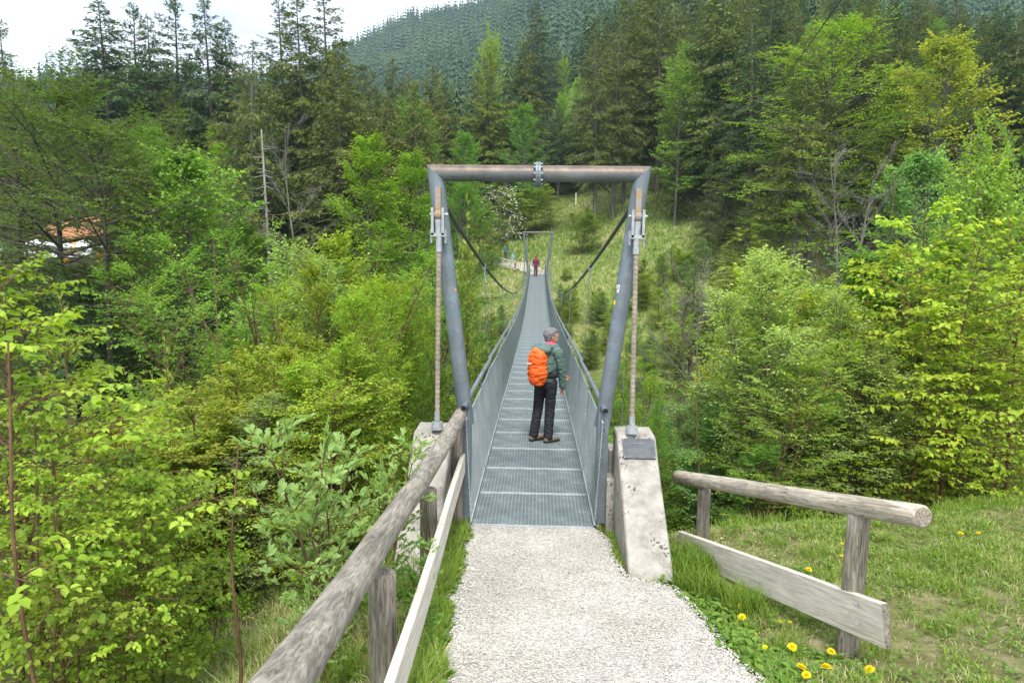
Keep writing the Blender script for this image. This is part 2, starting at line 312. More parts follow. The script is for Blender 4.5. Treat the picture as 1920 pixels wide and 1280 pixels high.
r_ = ramp(t, [(0, (.28, .265, .24)), (.2, (.42, .40, .37)), (.5, (.54, .52, .48)), (1, (.70, .68, .65))], g_.outputs['Fac']); p_ = N(t, 'ShaderNodeBsdfPrincipled', Roughness=.9)
t.links.new(r_.outputs[0], p_.inputs['Base Color']); t.links.new(p_.outputs[0], o.inputs[0]); M['pebble'] = mt
# ------------------------------------------------------------------ terrain
def smooth(a, b, x):
    t_ = np.clip((np.asarray(x, float)-a)/(b-a), 0, 1); return t_*t_*(3-2*t_)
def pathz(y): return np.interp(y, [-12, -6.8, -4, -2.6, -1.37, 0], [1.5, 1.25, .56, .25, .07, -.03])
def deckz(y):
    t_ = np.clip(np.asarray(y, float)/56, 0, 1); return .4*t_-1.0*np.sin(PI*t_)**1.3
LEN = 56.0
def ground(x, y):
    x = np.asarray(x, float); y = np.asarray(y, float); x, y = np.broadcast_arrays(x, y)
    u = x/np.maximum(y+7, 6)
    # near bank
    left = np.maximum(0, -x-1.0); right = np.maximum(0, x-1.3)
    z = pathz(y)-.012-.03*smooth(.9, 1.3, np.abs(x))
    drop = np.minimum(.30*left+.055*left**2, 5.5)*(1-smooth(6, 18, y))
    z = z-drop + .085*np.minimum(right, 6)*(1-smooth(0, 6, y)) + .05*vnoise(x, y, .7, 3)*smooth(1.2, 2, np.abs(x)) + .02*vnoise(x, y, .25, 4)*smooth(1.2, 1.8, np.abs(x))
    yy = y+np.where(x > 3, .35*np.minimum(x-3, 30), 0)*smooth(12, 30, y)
    ysh = np.maximum(y-.0-.06*np.maximum(x-1.3, 0), 0)
    Rn = np.interp(ysh, [0, .5, 3, 8, 15, 25], [0, -.25, -2.2, -5.2, -8.2, -9.5])
    Rf = np.interp(yy, [0, 25, 38, 46, 52, 55, 56.5, 60], [-9.5, -9.5, -8, -4.8, -1.9, -.3, .35, .75])
    z = z+np.where(y < 25, Rn, Rf)
    z = z+2.2*vnoise(x, y, 9, 1)*smooth(3, 14, y)*(1-smooth(44, 54, yy))*smooth(1.5, 6, np.abs(x))
    G1 = np.interp(u, [-.75, -.3, -.1, .05, .12, .18, .3, .7], [.03, .06, .17, .27, .36, .42, .40, .36])
    G2 = np.interp(u, [-.75, -.3, -.1, .0, .05, .3, .7], [.03, .06, .2, .3, .40, .45, .45])
    hill = G1*np.clip(yy-58, 0, 37)+G2*np.clip(yy-95, 0, 95)
    z = z+hill
    z = z+1.6*vnoise(x, y, 17, 5)*smooth(64, 90, yy)+.5*vnoise(x, y, 5, 6)*smooth(60, 75, yy)
    T = np.interp(u, [-.8, -.45, -.33, -.25, -.2, -.1, .1, .8], [.225, .225, .245, .275, .30, .33, .42, .46])
    yp = np.interp(u, [-.5, -.2], [480, 900])
    tt = np.clip((y-250)/(yp-250), 0, 1)
    mtn = (T*yp-z)*tt**1.1*(1+.12*vnoise(x, y, 140, 8)*tt)+18*vnoise(x, y, 60, 9)*smooth(0, .3, tt)
    z = z+np.where(y > 250, mtn, 0)-np.maximum(0, y-yp*1.08)*.5
    return z
def hit(px, py, lo=2.0, hi=400.0):                # where the view ray through a pixel meets the ground
    d = lo
    while d < hi:
        P = at(px, py, d)
        if P[2] < ground(P[0], P[1]): break
        d *= 1.01
    return P
def grid(name, X, Y, Z, mat, attrs=None, smooth_=True):
    ny, nx = X.shape; b = MB(); i = (np.arange(ny-1)[:, None]*nx+np.arange(nx-1)[None]).ravel()
    b.add(np.stack([X, Y, Z], -1).reshape(-1, 3), np.stack([i, i+1, i+nx+1, i+nx], -1))
    me = b.mesh(name, mat, smooth_)
    for k, v in (attrs or {}).items():
        a = me.attributes.new(k, 'FLOAT', 'POINT'); a.data.foreach_set('value', v.astype(np.float32).ravel())
    return link(name, me)
uu = np.linspace(-1, 1, 520); vv = np.linspace(-.34, 1, 560)
gx = 1300*np.sinh(6.5*uu)/np.sinh(6.5); gy = 1500*np.sinh(6.5*vv)/np.sinh(6.5)-2
GX, GY = np.meshgrid(gx, gy); GZ = ground(GX, GY)
yyG = GY+np.where(GX > 3, .35*np.minimum(GX-3, 30), 0)*smooth(12, 30, GY)
ug = GX/np.maximum(GY+7, 6)
meadow = smooth(36, 46, yyG)*(1-smooth(86, 96, yyG+10*vnoise(GX, GY, 12, 2)))*smooth(-.13, -.07, ug)*(1-smooth(.36, .44, ug))
nearb = (1-smooth(1.5, 3.5, GY))*(1-smooth(3.5, 6, -GX))
clear_ = np.exp(-((GX-(1050-1009)/1280*177)/7)**2-((GY-165)/14)**2)
meadow = np.clip(meadow+clear_, 0, 1)
def terrainmat():
    mt, t, o = newmat('terrain_soil'); l = t.links.new; tc_ = N(t, 'ShaderNodeTexCoord')
    a1 = N(t, 'ShaderNodeAttribute', attribute_name='meadow'); a2 = N(t, 'ShaderNodeAttribute', attribute_name='bank')
    n1 = N(t, 'ShaderNodeTexNoise', Scale=.8, Detail=10.0, Roughness=.75); l(tc_.outputs['Object'], n1.inputs['Vector'])
    n2 = N(t, 'ShaderNodeTexNoise', Scale=5.0, Detail=8.0, Roughness=.75); l(tc_.outputs['Object'], n2.inputs['Vector'])
    r1 = ramp(t, [(.35, (.022, .026, .012)), (.55, (.045, .055, .02)), (.7, (.06, .048, .03))], n1.outputs['Fac'])
    r2 = ramp(t, [(.3, (.09, .16, .035)), (.5, (.17, .22, .06)), (.63, (.30, .28, .14)), (.72, (.30, .23, .15))], n1.outputs['Fac'])
    r3 = ramp(t, [(.34, (.12, .085, .055)), (.5, (.15, .16, .06)), (.65, (.27, .23, .14))], n2.outputs['Fac'])
    m1 = N(t, 'ShaderNodeMixRGB'); l(a1.outputs['Fac'], m1.inputs[0]); l(r1.outputs[0], m1.inputs[1]); l(r2.outputs[0], m1.inputs[2])
    m2 = N(t, 'ShaderNodeMixRGB'); l(a2.outputs['Fac'], m2.inputs[0]); l(m1.outputs[0], m2.inputs[1]); l(r3.outputs[0], m2.inputs[2])
    p = N(t, 'ShaderNodeBsdfPrincipled', Roughness=1.0); p.inputs['Specular IOR Level'].default_value = .05; l(m2.outputs[0], p.inputs['Base Color'])
    b = N(t, 'ShaderNodeBump', Strength=.6, Distance=.05); l(n2.outputs['Fac'], b.inputs['Height']); l(b.outputs[0], p.inputs['Normal'])
    l(p.outputs[0], o.inputs[0]); return mt
M['terrain'] = terrainmat()
tag(grid('terrain', GX, GY, GZ, M['terrain'], {'meadow': meadow, 'bank': nearb}), kind='structure')
# gravel path: ragged edges follow the photograph (left edge, right edge as functions of y)
def pathedge(y):
    lx = np.interp(y, [-12, -6, -3, -2, -1, 0], [-.40, -.40, -.53, -.62, -.65, -.67])+.07*vnoise(y*0, y, .35, 11)+.03*vnoise(y*0, y, .1, 12)
    rx = np.interp(y, [-12, -6, -3.3, -2.4, -1.8, -1.35, -1.2, 0], [2.6, 2.2, 1.42, 1.32, 1.24, 1.15, .80, .70])+.09*vnoise(y*0+5, y, .35, 13)+.03*vnoise(y*0, y, .1, 14)
    return lx, rx
py_ = np.arange(-9.5, .02, .03); lx, rx = pathedge(py_); s_ = np.linspace(0, 1, 70)
PX = lx[:, None]*(1-s_)+rx[:, None]*s_; PY = np.repeat(py_[:, None], 70, 1)
edge = np.minimum(s_, 1-s_)[None]*(rx-lx)[:, None]
PZ = pathz(PY)-.022+.037*smooth(0, .03, edge)+.006*vnoise(PX, PY, .12, 21)+.012*vnoise(PX, PY, .5, 22)
tag(grid('gravel_path', PX, PY, PZ, M['gravel']), kind='structure')
def pathtop(x, y): return pathz(y)+.015
# loose pebbles on the path
b = MB(); n = 50000
yy_ = np.random.default_rng(3).uniform(-6.0, .15, n*2); l_, r_2 = pathedge(yy_); q = rng.uniform(-.015, 1.015, n*2)
den = .75+.5*np.abs(q-.5)*2+1.2*vnoise(q*3, yy_, .5, 31); keep = rng.uniform(0, 1.3, n*2) < den; yy_, q, l_, r_2 = yy_[keep][:n], q[keep][:n], l_[keep][:n], r_2[keep][:n]
xx_ = l_+(r_2-l_)*q; spill = (yy_ > -.02) & (rng.random(len(yy_)) > .25+.0*xx_+np.clip(yy_*4, 0, .7)); yy_, l_, r_2, q, xx_ = (a[(yy_ < -.02) | spill] for a in (yy_, l_, r_2, q, xx_)); k = len(xx_); s0 = rng.uniform(.0025, .007, k)*(1+.25*(np.abs(q-.5) > .42))
base = norm(np.array([[1, 0, 0], [-1, 0, 0], [0, 1, 0], [0, -1, 0], [0, 0, 1], [0, 0, -1]], float))
tri = np.array([[0, 2, 4], [2, 1, 4], [1, 3, 4], [3, 0, 4], [2, 0, 5], [1, 2, 5], [3, 1, 5], [0, 3, 5]])
an = rng.uniform(0, 2*PI, k); ca, sa = np.cos(an), np.sin(an)
v = base[None]*rng.uniform(.6, 1.35, (k, 6, 1))*s0[:, None, None]*np.array([1, 1, .7])
v = np.stack([v[..., 0]*ca[:, None]-v[..., 1]*sa[:, None], v[..., 0]*sa[:, None]+v[..., 1]*ca[:, None], v[..., 2]], -1)
v += np.stack([xx_, yy_, pathz(yy_)+.018+s0*.3], -1)[:, None]
b.add(v.reshape(-1, 3), (tri[None]+(np.arange(k)*6)[:, None, None]).reshape(-1, 3), np.repeat(rng.uniform(0, 1, k), 8))
tag(b.build('gravel', M['pebble']), kind='stuff')
# ------------------------------------------------------------------ suspension bridge
bridge = tag(empty('suspension_bridge'), 'grey steel suspension footbridge with grating deck crossing the wooded ravine', 'bridge')
def part(b_, name, mat, parent=bridge, **k): return b_.build(name, mat, parent, **k)
# deck panels
b = MB()
for k in range(31): b.box((-.60+k*.04, .492, -.004), (.005, .985, .006))
for k in range(46): b.box((0, .012+k*.0216, -.014), (1.24, .0032, .024))
b.box((0, .008, -.012), (1.25, .011, .034), mat=1); b.box((0, .979, -.012), (1.25, .010, .034), mat=1)
b.box((-.6235, .492, -.014), (.005, .985, .034)); b.box((.6235, .492, -.014), (.005, .985, .034))
panel = b.mesh('deck_panel', [M['grate'], M['mesh']])
b = MB()
for sx in (-1, 1):
    for dx in (0, .05):
        b.tube([(sx*(.47+dx), .03, .0), (sx*(.47+dx), .03, .006)], .012, 8)
clipm = b.mesh('panel_clip', M['zinc'])
for k in range(56):
    y0, y1 = k*1.0, k+1.0; z0, z1 = float(deckz(y0)), float(deckz(y1)); a = math.atan2(z1-z0, 1)
    o = link('deck_panel', panel, bridge); o.location = (0, y0, z0); o.rotation_euler = (a, 0, 0)
    if k < 12: c = link('clip', clipm, o)
# cross beams, stringer cables
for k in range(20):
    y = 3*k-.5 if k else .25
    if y > 56: continue
    b = MB(); z = float(deckz(y)); b.box((0, y, z-.09), (1.9 if k else 1.5, .06, .1)); part(b, 'crossbeam', M['steel'])
for sx in (-1, 1):
    yy = np.arange(0, 56.1, 1.0); b = MB(); b.tube(np.stack([yy*0+sx*.64, yy, deckz(yy)-.03], -1), .018, 6); part(b, 'deck_cable', M['steel'])
# wire mesh balustrade in two metre bays
def meshbay(sx):
    b = MB(); A = []; B = []; Ln, Hh = 2.0, 1.10; p = .06
    for s in (1, -1):
        c0 = -Hh if s > 0 else 0
        k = c0
        while k < Ln+(0 if s > 0 else Hh):
            y0, z0 = k, 0.0; y1, z1 = k+s*Hh, Hh
            # clip to [0, Ln]
            t0, t1 = 0., 1.
            dy = y1-y0
            for lim, sg in ((0, 1), (Ln, -1)):
                tt = (lim-y0)/dy
                if sg*dy > 0: t0 = max(t0, tt)
                else: t1 = min(t1, tt)
            if t1 > t0:
                def Q(t_): return (sx*(.645+.055*t_+.0015*s), y0+dy*t_, .01+Hh*t_)
                A.append(Q(t0)); B.append(Q(t1))
            k += p
    b.segs(A, B, .0022, .0022, 3)
    return b.mesh('wire_mesh', M['mesh'])
mb_ = {s: meshbay(s) for s in (-1, 1)}
for k in range(28):
    y0, y1 = 2.0*k, 2.0*k+2; z0, z1 = float(deckz(y0)), float(deckz(y1)); a = math.atan2(z1-z0, 2)
    for s in (-1, 1):
        o = link('wire_mesh', mb_[s], bridge); o.location = (0, y0, z0); o.rotation_euler = (a, 0, 0)
for s in (-1, 1):
    for seg in range(16):
        y0 = seg*3.5+(.0 if seg else -.05); y1 = y0+3.62
        ys = np.linspace(y0, min(y1, 56.3), 5); off = .0 if seg % 2 == 0 else -.0
        b = MB(); zz = deckz(np.clip(ys, 0, 56))+1.25+np.array([0, .0, 0, 0, -.0]); xx = s*(.715-.02*np.linspace(0, 1, 5)-.0)
        b.tube(np.stack([xx, ys, zz], -1), .027, 12, cap=False)
        h = part(b, 'handrail', M['steel'], smooth=True)
        c = MB()
        for e, q in ((0, -1), (-1, 1)): c.tube([(xx[e], ys[e]-q*.03, zz[e]), (xx[e], ys[e]-q*.004, zz[e])], .0255, 12)
        c.build('end_cap', M['black'], h)
        for yp in (y0+.25, y0+1.95):
            if yp > 56: continue
            b = MB(); zp = float(deckz(yp)); b.beam((s*.665, yp, zp-.1), (s*.705, yp, zp+1.235), .05, .01, up=(1, 0, 0)); part(b, 'rail_post', M['steel'])
    # mesh border cables and knotted lugs
    b = MB(); yy = np.arange(0, 56.1, .35); sag = .035*np.abs(np.sin(yy/3.5*PI))
    b.tube(np.stack([s*(.697+yy*0), yy, deckz(yy)+1.12-sag], -1), .009, 6); part(b, 'top_cable', M['mesh'])
    b = MB(); b.tube(np.stack([s*(.642+yy*0), yy, deckz(yy)+.03], -1), .008, 6); part(b, 'bottom_cable', M['mesh'])
    b = MB()
    for yl in np.arange(.25, 30, 3.5/2): b.tube([(s*.69, yl-.03, float(deckz(yl))+1.11), (s*.69, yl+.03, float(deckz(yl))+1.11)], .018, 6)
    for yl in np.arange(1.9, 30, 3.5): b.tube([(s*.635, yl-.03, float(deckz(yl))+.05), (s*.635, yl+.03, float(deckz(yl))+.05)], .016, 6)
    part(b, 'cable_clamp', M['zinc'])
# portals
def cutpipe(b_, A, B, nA, nB, r, n=28):
    A, B = np.asarray(A, float), np.asarray(B, float); d = norm(B-A); ref = np.array([0, 1., 0]); a = norm(ref-d*(ref@d)); c = np.cross(d, a)
    th = np.arange(n)*2*PI/n; ring = r*(np.cos(th)[:, None]*a+np.sin(th)[:, None]*c)
    def end(P, nn):
        Q = P+ring; t_ = ((P-Q)@nn)/(d@nn); return Q+t_[:, None]*d
    v = np.r_[end(A, np.asarray(nA, float)), end(B, np.asarray(nB, float))]; j = np.arange(n)
    b_.add(v, np.stack([j, (j+1) % n, (j+1) % n+n, j+n], -1))
HT, WT, WB, ZB = 3.68, 1.035, .715, 1.02
def portal(ybase, z0, facing, detail=True):
    """facing = -1: approach side towards -Y"""
    P = empty('portal', (0, ybase, z0), 0, bridge); r = .081
    cL, cR = np.array([-WT, 0, HT-r]), np.array([WT, 0, HT-r]); bL, bR = np.array([-WB, 0, ZB]), np.array([WB, 0, ZB])
    nl = norm(norm(cR-cL)+norm(cL-bL)); nr = norm(norm(cR-cL)+norm(bR-cR))
    b = MB(); cutpipe(b, bL, cL, (0, 0, 1), nl, r); b.build('leg', M['steel'], P, smooth=True)
    b = MB(); cutpipe(b, bR, cR, (0, 0, 1), nr, r); b.build('leg', M['steel'], P, smooth=True)
    b = MB(); cutpipe(b, cL, cR, nl, nr, r); b.build('crossbeam', M['steel_rust'], P, smooth=True)
    b = MB()
    for dx in (-.014, .014): b.tube([(dx-.012, 0, HT-r-.01), (dx+.012, 0, HT-r-.01)], .125, 28)
    for k in range(10):
        a = 2*PI*k/10; b.tube([(-.045, math.cos(a)*.105, HT-r-.01+math.sin(a)*.105), (.045, math.cos(a)*.105, HT-r-.01+math.sin(a)*.105)], .013, 6)
    b.build('flange', M['steel'], P)
    for s in (-1, 1):
        b = MB(); x = s*WB; yq = facing*.09
        b.add([[x-.055, yq-.05, 0], [x+.055, yq-.05, 0], [x+.055, yq+.05, 0], [x-.055, yq+.05, 0],
               [x-.055, yq-.05, 1.22 if s > 0 else 1.10], [x+.055, yq-.05, 1.10 if s > 0 else 1.22], [x+.055, yq+.05, 1.10 if s > 0 else 1.22], [x-.055, yq+.05, 1.22 if s > 0 else 1.10]],
              [[0, 1, 5, 4], [1, 2, 6, 5], [2, 3, 7, 6], [3, 0, 4, 7], [4, 5, 6, 7], [3, 2, 1, 0]])
        b.box((x, 0.0, .5), (.10, .12, 1.06))
        b.build('foot_post', M['steel'], P)
        # rusty lug and clevis where the backstay leaves the head
        tA = np.array([s*1.085, 0, HT-.22]); hx = s*.985
        b = MB(); b.box((hx+s*.005, facing*.10, HT-.36), (.055, .12, .26)); b.tube([(hx-.03+s*.005, facing*.12, HT-.50), (hx+.03+s*.005, facing*.12, HT-.50)], .055, 16); b.build('saddle_lug', M['plate_rust'], P)
        b = MB()
        for dx in (-.052, .052): b.box((hx+dx+s*.005, facing*.155, HT-.57), (.026, .07, .27))
        b.tube([(hx-.085, facing*.14, HT-.50), (hx+.095, facing*.14, HT-.50)], .017, 8)
        b.box((hx, facing*.155, HT-.70), (.15, .07, .035)); b.tube([(hx, facing*.15, HT-.55), (hx-s*.005, facing*.16, HT-.80)], [.042, .03], 12)
        for dx in (-.07, .07): b.tube([(hx+dx, facing*.155, HT-.78), (hx+dx, facing*.155, HT-.64)], .012, 8)
        b.build('clevis', M['zinc'], P)
    return P
PN = portal(.25, 0.0, -1); PF = portal(55.8, .4, 1); PF.scale = (1.28, 1.28, 1.04)
# writing scratched into the right foot post, stickers on the legs
def text(s, size, mat, parent, M4, name='lettering', ext=.0008):
    cu = bpy.data.curves.new('t', 'FONT'); cu.body = s; cu.size = size; cu.align_x = 'CENTER'; cu.extrude = ext
    o = bpy.data.objects.new('t', cu); sc.collection.objects.link(o); dg = bpy.context.evaluated_depsgraph_get(); dg.update()
    me = bpy.data.meshes.new_from_object(o.evaluated_get(dg)); bpy.data.objects.remove(o); me.materials.clear(); me.materials.append(mat)
    q = link(name, me, parent); q.matrix_local = M4; return q
b = None
scr = plain('scratch', (.115, .14, .15), .6)
for k, ch in enumerate('RYFI'):
    text(ch, .085, scr, PN, Matrix.Translation((WB, -.1415, .98-.115*k)) @ Matrix.Rotation(PI/2, 4, 'X'))
def sticker(px, py, side, w_, h_, mat, rnd, name='sticker'):
    # lies on the near face of the portal leg at the pixel's height
    for it in range(200):
        P = at(px, py, 6.5+it*.005)
        if P[1] > .25-.0815*1.0 and False: break
        f_ = (P[2]-ZB)/(HT-.081-ZB); cx = side*(WB+(WT-WB)*f_)
        if (P[0]-cx)**2*.985+(P[1]-.25)**2 < .0825**2: break
    ang0 = math.atan2(P[0]-cx, -(P[1]-.25)); b_ = MB(); nu = 7
    lean = (WT-WB)/(HT-.081-ZB)*side
    V = []; F = []
    if rnd:
        ths = np.arange(16)*2*PI/16; UV = [(math.cos(a)*w_/2, math.sin(a)*h_/2) for a in ths]+[(0, 0)]; F = [[j, (j+1) % 16, 16] for j in range(16)]
    else:
        UV = [(-w_/2+w_*i/6, -h_/2+h_*j) for j in range(2) for i in range(7)]; F = [[i, i+1, i+8, i+7] for i in range(6)]
    for (u_, v_) in UV:
        a = ang0+u_/.081; zz = P[2]+v_; f_ = (zz-ZB)/(HT-.081-ZB); cx = side*(WB+(WT-WB)*f_)
        V.append((cx+math.sin(a)*.0828, -math.cos(a)*.0828, zz))
    b_.add(V, F); return b_.build(name, mat, PN)
sticker(853, 543, -1, .034, .034, plain('orange_sticker', (.65, .22, .12)), True)
sticker(857.5, 535, -1, .030, .045, plain('dark_sticker', (.05, .05, .055)), False)
sticker(1158, 541, 1, .055, .08, surf('white_sticker', [(.44, (.04, .04, .04)), (.48, (.75, .72, .75)), (.62, (.78, .7, .76)), (.7, (.2, .3, .45))], 45, 2, .6, 0), False)
sticker(1152, 567, 1, .042, .055, plain('yellow_sticker', (.85, .62, .02)), True)
# main cables, hangers, backstays
def cabz(y):
    t_ = np.asarray(y, float); zl = .84; ym = 29.0
    zn = 3.30; zf = 3.55
    return np.where(t_ < ym, zl+(zn-zl)*((ym-t_)/(ym-.3))**2, zl+(zf-zl)*((t_-ym)/(55.7-ym))**2)
def cabx(y): return .84+.12*((np.asarray(y)-28)/28)**2+.30*np.clip((np.asarray(y)-30)/26, 0, 1)**2
for s in (-1, 1):
    yy = np.linspace(.3, 55.7, 60); b = MB(); b.tube(np.stack([s*cabx(yy), yy, cabz(yy)], -1), .023, 8); part(b, 'main_cable', M['cable'])
    for k in range(9):
        y = 5.2+k*5.8
        if y > 53: continue
        zc = float(cabz(y)); xc = s*float(cabx(y)); zd = float(deckz(y)); xd = s*.80
        b = MB(); b.tube([(xc, y, zc-.05), (xd, y, zd-.1)], .007 if k < 4 else .01, 6); h = part(b, 'hanger', M['steel'])
        b = MB(); b.box((xc, y, zc-.01), (.055, .11, .085)); b.box((xc-s*.005, y, zc-.10), (.022, .045, .15)); b.tube([(xc-s*.006, y, zc-.16), (xc-s*.01*(zc-zd), y, zc-.30)], .013, 6); b.build('clamp', M['zinc'], h)
    for (ya, yb, za, zb, w) in ((.25-.16, -.04, HT-.80, 1.06, 0), (55.8+.16, 56.3, .4+HT-.80, .4+1.0, 1)):
        A = np.array([s*.98, ya, za]); B = np.array([s*.985, yb, zb]); nn = 150 if not w else 12
        t_ = np.linspace(0, 1, nn); pts = A+(B-A)*t_[:, None]; rad = .0240+.0016*np.sin(np.arange(nn)*PI*.5*1.0)*(0 if w else 1)
        b = MB(); b.tube(pts, rad, 10); o = part(b, 'backstay', M['rope'])
        b = MB(); d = norm(B-A); b.tube([B-d*.14, B-d*.03], .030, 10); b.tube([B-d*.04, B+d*.035], [.055, .062], 12); b.tube([A, A+d*.07], .031, 10); b.build('socket', M['zinc'], o)
# wind guy cables under the deck
for s in (-1, 1):
    yy = np.linspace(1, 55, 30); b = MB(); b.tube(np.stack([s*(.9+2.6*np.sin((yy-1)/54*PI)), yy, deckz(yy)-.25-.35*np.sin((yy-1)/54*PI)], -1), .012, 6); part(b, 'wind_cable', M['cable'])
    for y in np.arange(6, 52, 6.0):
        b = MB(); xx = s*(.9+2.6*math.sin((y-1)/54*PI)); b.tube([(s*.66, y, float(deckz(y))-.1), (xx, y, float(deckz(y))-.25-.35*math.sin((y-1)/54*PI))], .006, 5); part(b, 'guy_wire', M['cable'])
# concrete anchor blocks
def prism(b_, prof, x0, x1, bev=.012):
    # profile (y,z) polygon extruded in x with small chamfer along the side edges
    pr = np.array(prof, float); c = pr.mean(0); n_ = len(pr)
    inn = c+(pr-c)*(1-bev*2.2/np.linalg.norm(pr-c, axis=1, keepdims=True))
    rings = [np.c_[np.full(n_, x0), inn], np.c_[np.full(n_, x0+bev), pr], np.c_[np.full(n_, x1-bev), pr], np.c_[np.full(n_, x1), inn]]
    v = np.concatenate(rings); j = np.arange(n_); F = []
    for r in range(3): F += np.stack([r*n_+j, r*n_+(j+1) % n_, (r+1)*n_+(j+1) % n_, (r+1)*n_+j], -1).tolist()
    b_.add(v, F)
    fan = np.r_[inn, [c]]
    for xx, fl in ((x0, 0), (x1, 1)):
        F = [[i, (i+1) % n_, n_][::(1 if fl else -1)] for i in range(n_)]
        b_.add(np.c_[np.full(n_+1, xx), fan], F)
BP = [(.30, -1.2), (.30, 1.005), (-.03, 1.00), (-.05, .985), (-.25, .80), (-1.22, .05), (-1.25, -.25), (-1.25, -1.2)]
for s, lab in ((1, 'pale concrete anchor block right of the bridge carrying a dark slate plaque'), (-1, 'pale concrete anchor block behind the long log railing')):
    b = MB(); x0, x1 = (.84, 1.225) if s > 0 else (-1.225, -.84); prism(b, BP, x0, x1)
    a = b.build('anchor_block', M['conc']); tag(a, lab, 'concrete block', 'concrete anchor blocks of the bridge')
    if s > 0:
        # plaque lies on the upper slope
        p0 = np.array([0, -.055, .982]); p1 = np.array([0, -.245, .806]); d = norm(p1-p0); nn = norm(np.cross([1, 0, 0], d)); nn = nn if nn[2] > 0 else -nn
        c = (p0+p1)/2+np.array([1.045, 0, 0])+nn*.009; Mx = np.stack([[1, 0, 0], d, nn], 1)
        sl = surf('slate', [(.3, (.055, .065, .075)), (.7, (.10, .115, .13))], 20, 4, .45, .15, bscale=60)
        b = MB(); b.box(c, (.315, .225, .016), Mx); pq = b.build('plaque', sl, a); 
        b = MB(); R2 = random.Random(5)
        for row, (off, wd, hh) in enumerate([(-.060, .10, .016), (-.028, .07, .006), (.004, .13, .007), (.022, .22, .009), (.040, .20, .009), (.056, .15, .007), (.075, .24, .006), (.088, .23, .006)]):
            x = -wd/2
            while x < wd/2:
                wl = R2.uniform(.006, .02); b.box(c+Mx@np.array([x+wl/2, off, .0088]), (wl*.8, hh*.5, .0012), Mx); x += wl+R2.uniform(.002, .006)
        b.build('engraving', plain('engraving', (.19, .21, .225), .5), pq)
        b = MB(); 
        for qx in (-.148, .148):
            for qy in (-.103, .103): b.tube([c+Mx@np.array([qx, qy, .006]), c+Mx@np.array([qx, qy, .0115])], .005, 8)
        b.build('screw', M['zinc'], pq)
b = MB(); b.box((1.01, .47, -.22), (.40, .30, 1.9)); b.box((.80, .17, -.45), (.075, .26, 1.9)); b.box((-1.01, .47, -.22), (.40, .30, 1.9)); b.box((0, .20, -.76), (1.30, .26, 1.2))
tag(b.build('bridge_abutment', M['conc']), 'low concrete abutment under the near end of the bridge deck', 'abutment')
b = MB(); b.box((0, 56.3, -.6), (2.8, .6, 1.8)); tag(b.build('far_abutment', M['conc']), 'low concrete abutment under the far end of the bridge deck', 'abutment')
# ------------------------------------------------------------------ wooden railings
def log(path, rad, mat, parent, name, n=18, wob=.012, seed=0, k=24, capmat=None):
    """A log whose local X runs along it, so the grain follows."""
    P = np.asarray(path, float); seg = np.r_[0, np.cumsum(np.linalg.norm(np.diff(P, axis=0), axis=1))]; t_ = np.linspace(0, seg[-1], k)
    Q = np.stack([np.interp(t_, seg, P[:, i]) for i in range(3)], 1)
    if len(P) > 2:
        for _ in range(6): Q[1:-1] = (Q[:-2]+2*Q[1:-1]+Q[2:])/4
    o0 = Q[0].copy(); d = norm(Q[-1]-Q[0]); y = norm(np.cross([0, 0, 1], d)) if abs(d[2]) < .9 else np.array([0, 1., 0]); y = norm(y-d*(y@d)); z = np.cross(d, y)
    Lc = np.stack([(Q-o0)@d, (Q-o0)@y, (Q-o0)@z], 1)
    R = np.interp(np.linspace(0, 1, k), np.linspace(0, 1, len(rad)), rad); R = R*(1+wob*4*vnoise(np.arange(k)*.9, np.zeros(k)+seed, 1.0, seed+3))
    b_ = MB(); th = np.arange(n)*2*PI/n
    v = Lc[:, None]+R[:, None, None]*np.stack([np.zeros(n), np.cos(th), np.sin(th)], -1)[None]*(1+.035*vnoise(np.repeat(np.arange(k)[:, None], n, 1)*.3, np.cos(th)[None]*2+np.sin(th)*1.3+seed, 1.0, seed)[..., None])
    # rounded ends
    e0 = v[0].mean(0)+(v[0]-v[0].mean(0))*.8+np.array([-.012, 0, 0]); e1 = v[-1].mean(0)+(v[-1]-v[-1].mean(0))*.8+np.array([.012, 0, 0])
    v = np.concatenate([e0[None], v, e1[None]]); kk = k+2
    i = np.arange(kk-1)[:, None]*n; j = np.arange(n)[None]; j2 = (j+1) % n
    b_.add(v.reshape(-1, 3), np.stack([i+j, i+j2, i+n+j2, i+n+j], -1).reshape(-1, 4))
    for ring, fl in ((v[0], 0), (v[-1], 1)):
        b_.add(np.r_[ring, ring.mean(0)[None]], [[a_, (a_+1) % n, n] for a_ in range(n)], mat=1)
    me = b_.mesh(name, [mat, capmat or M['post']], True)
    pass
    o = link(name, me, parent); Rm = Matrix((tuple(d), tuple(y), tuple(z))).transposed().to_4x4(); o.matrix_local = Matrix.Translation(o0) @ Rm
    return o
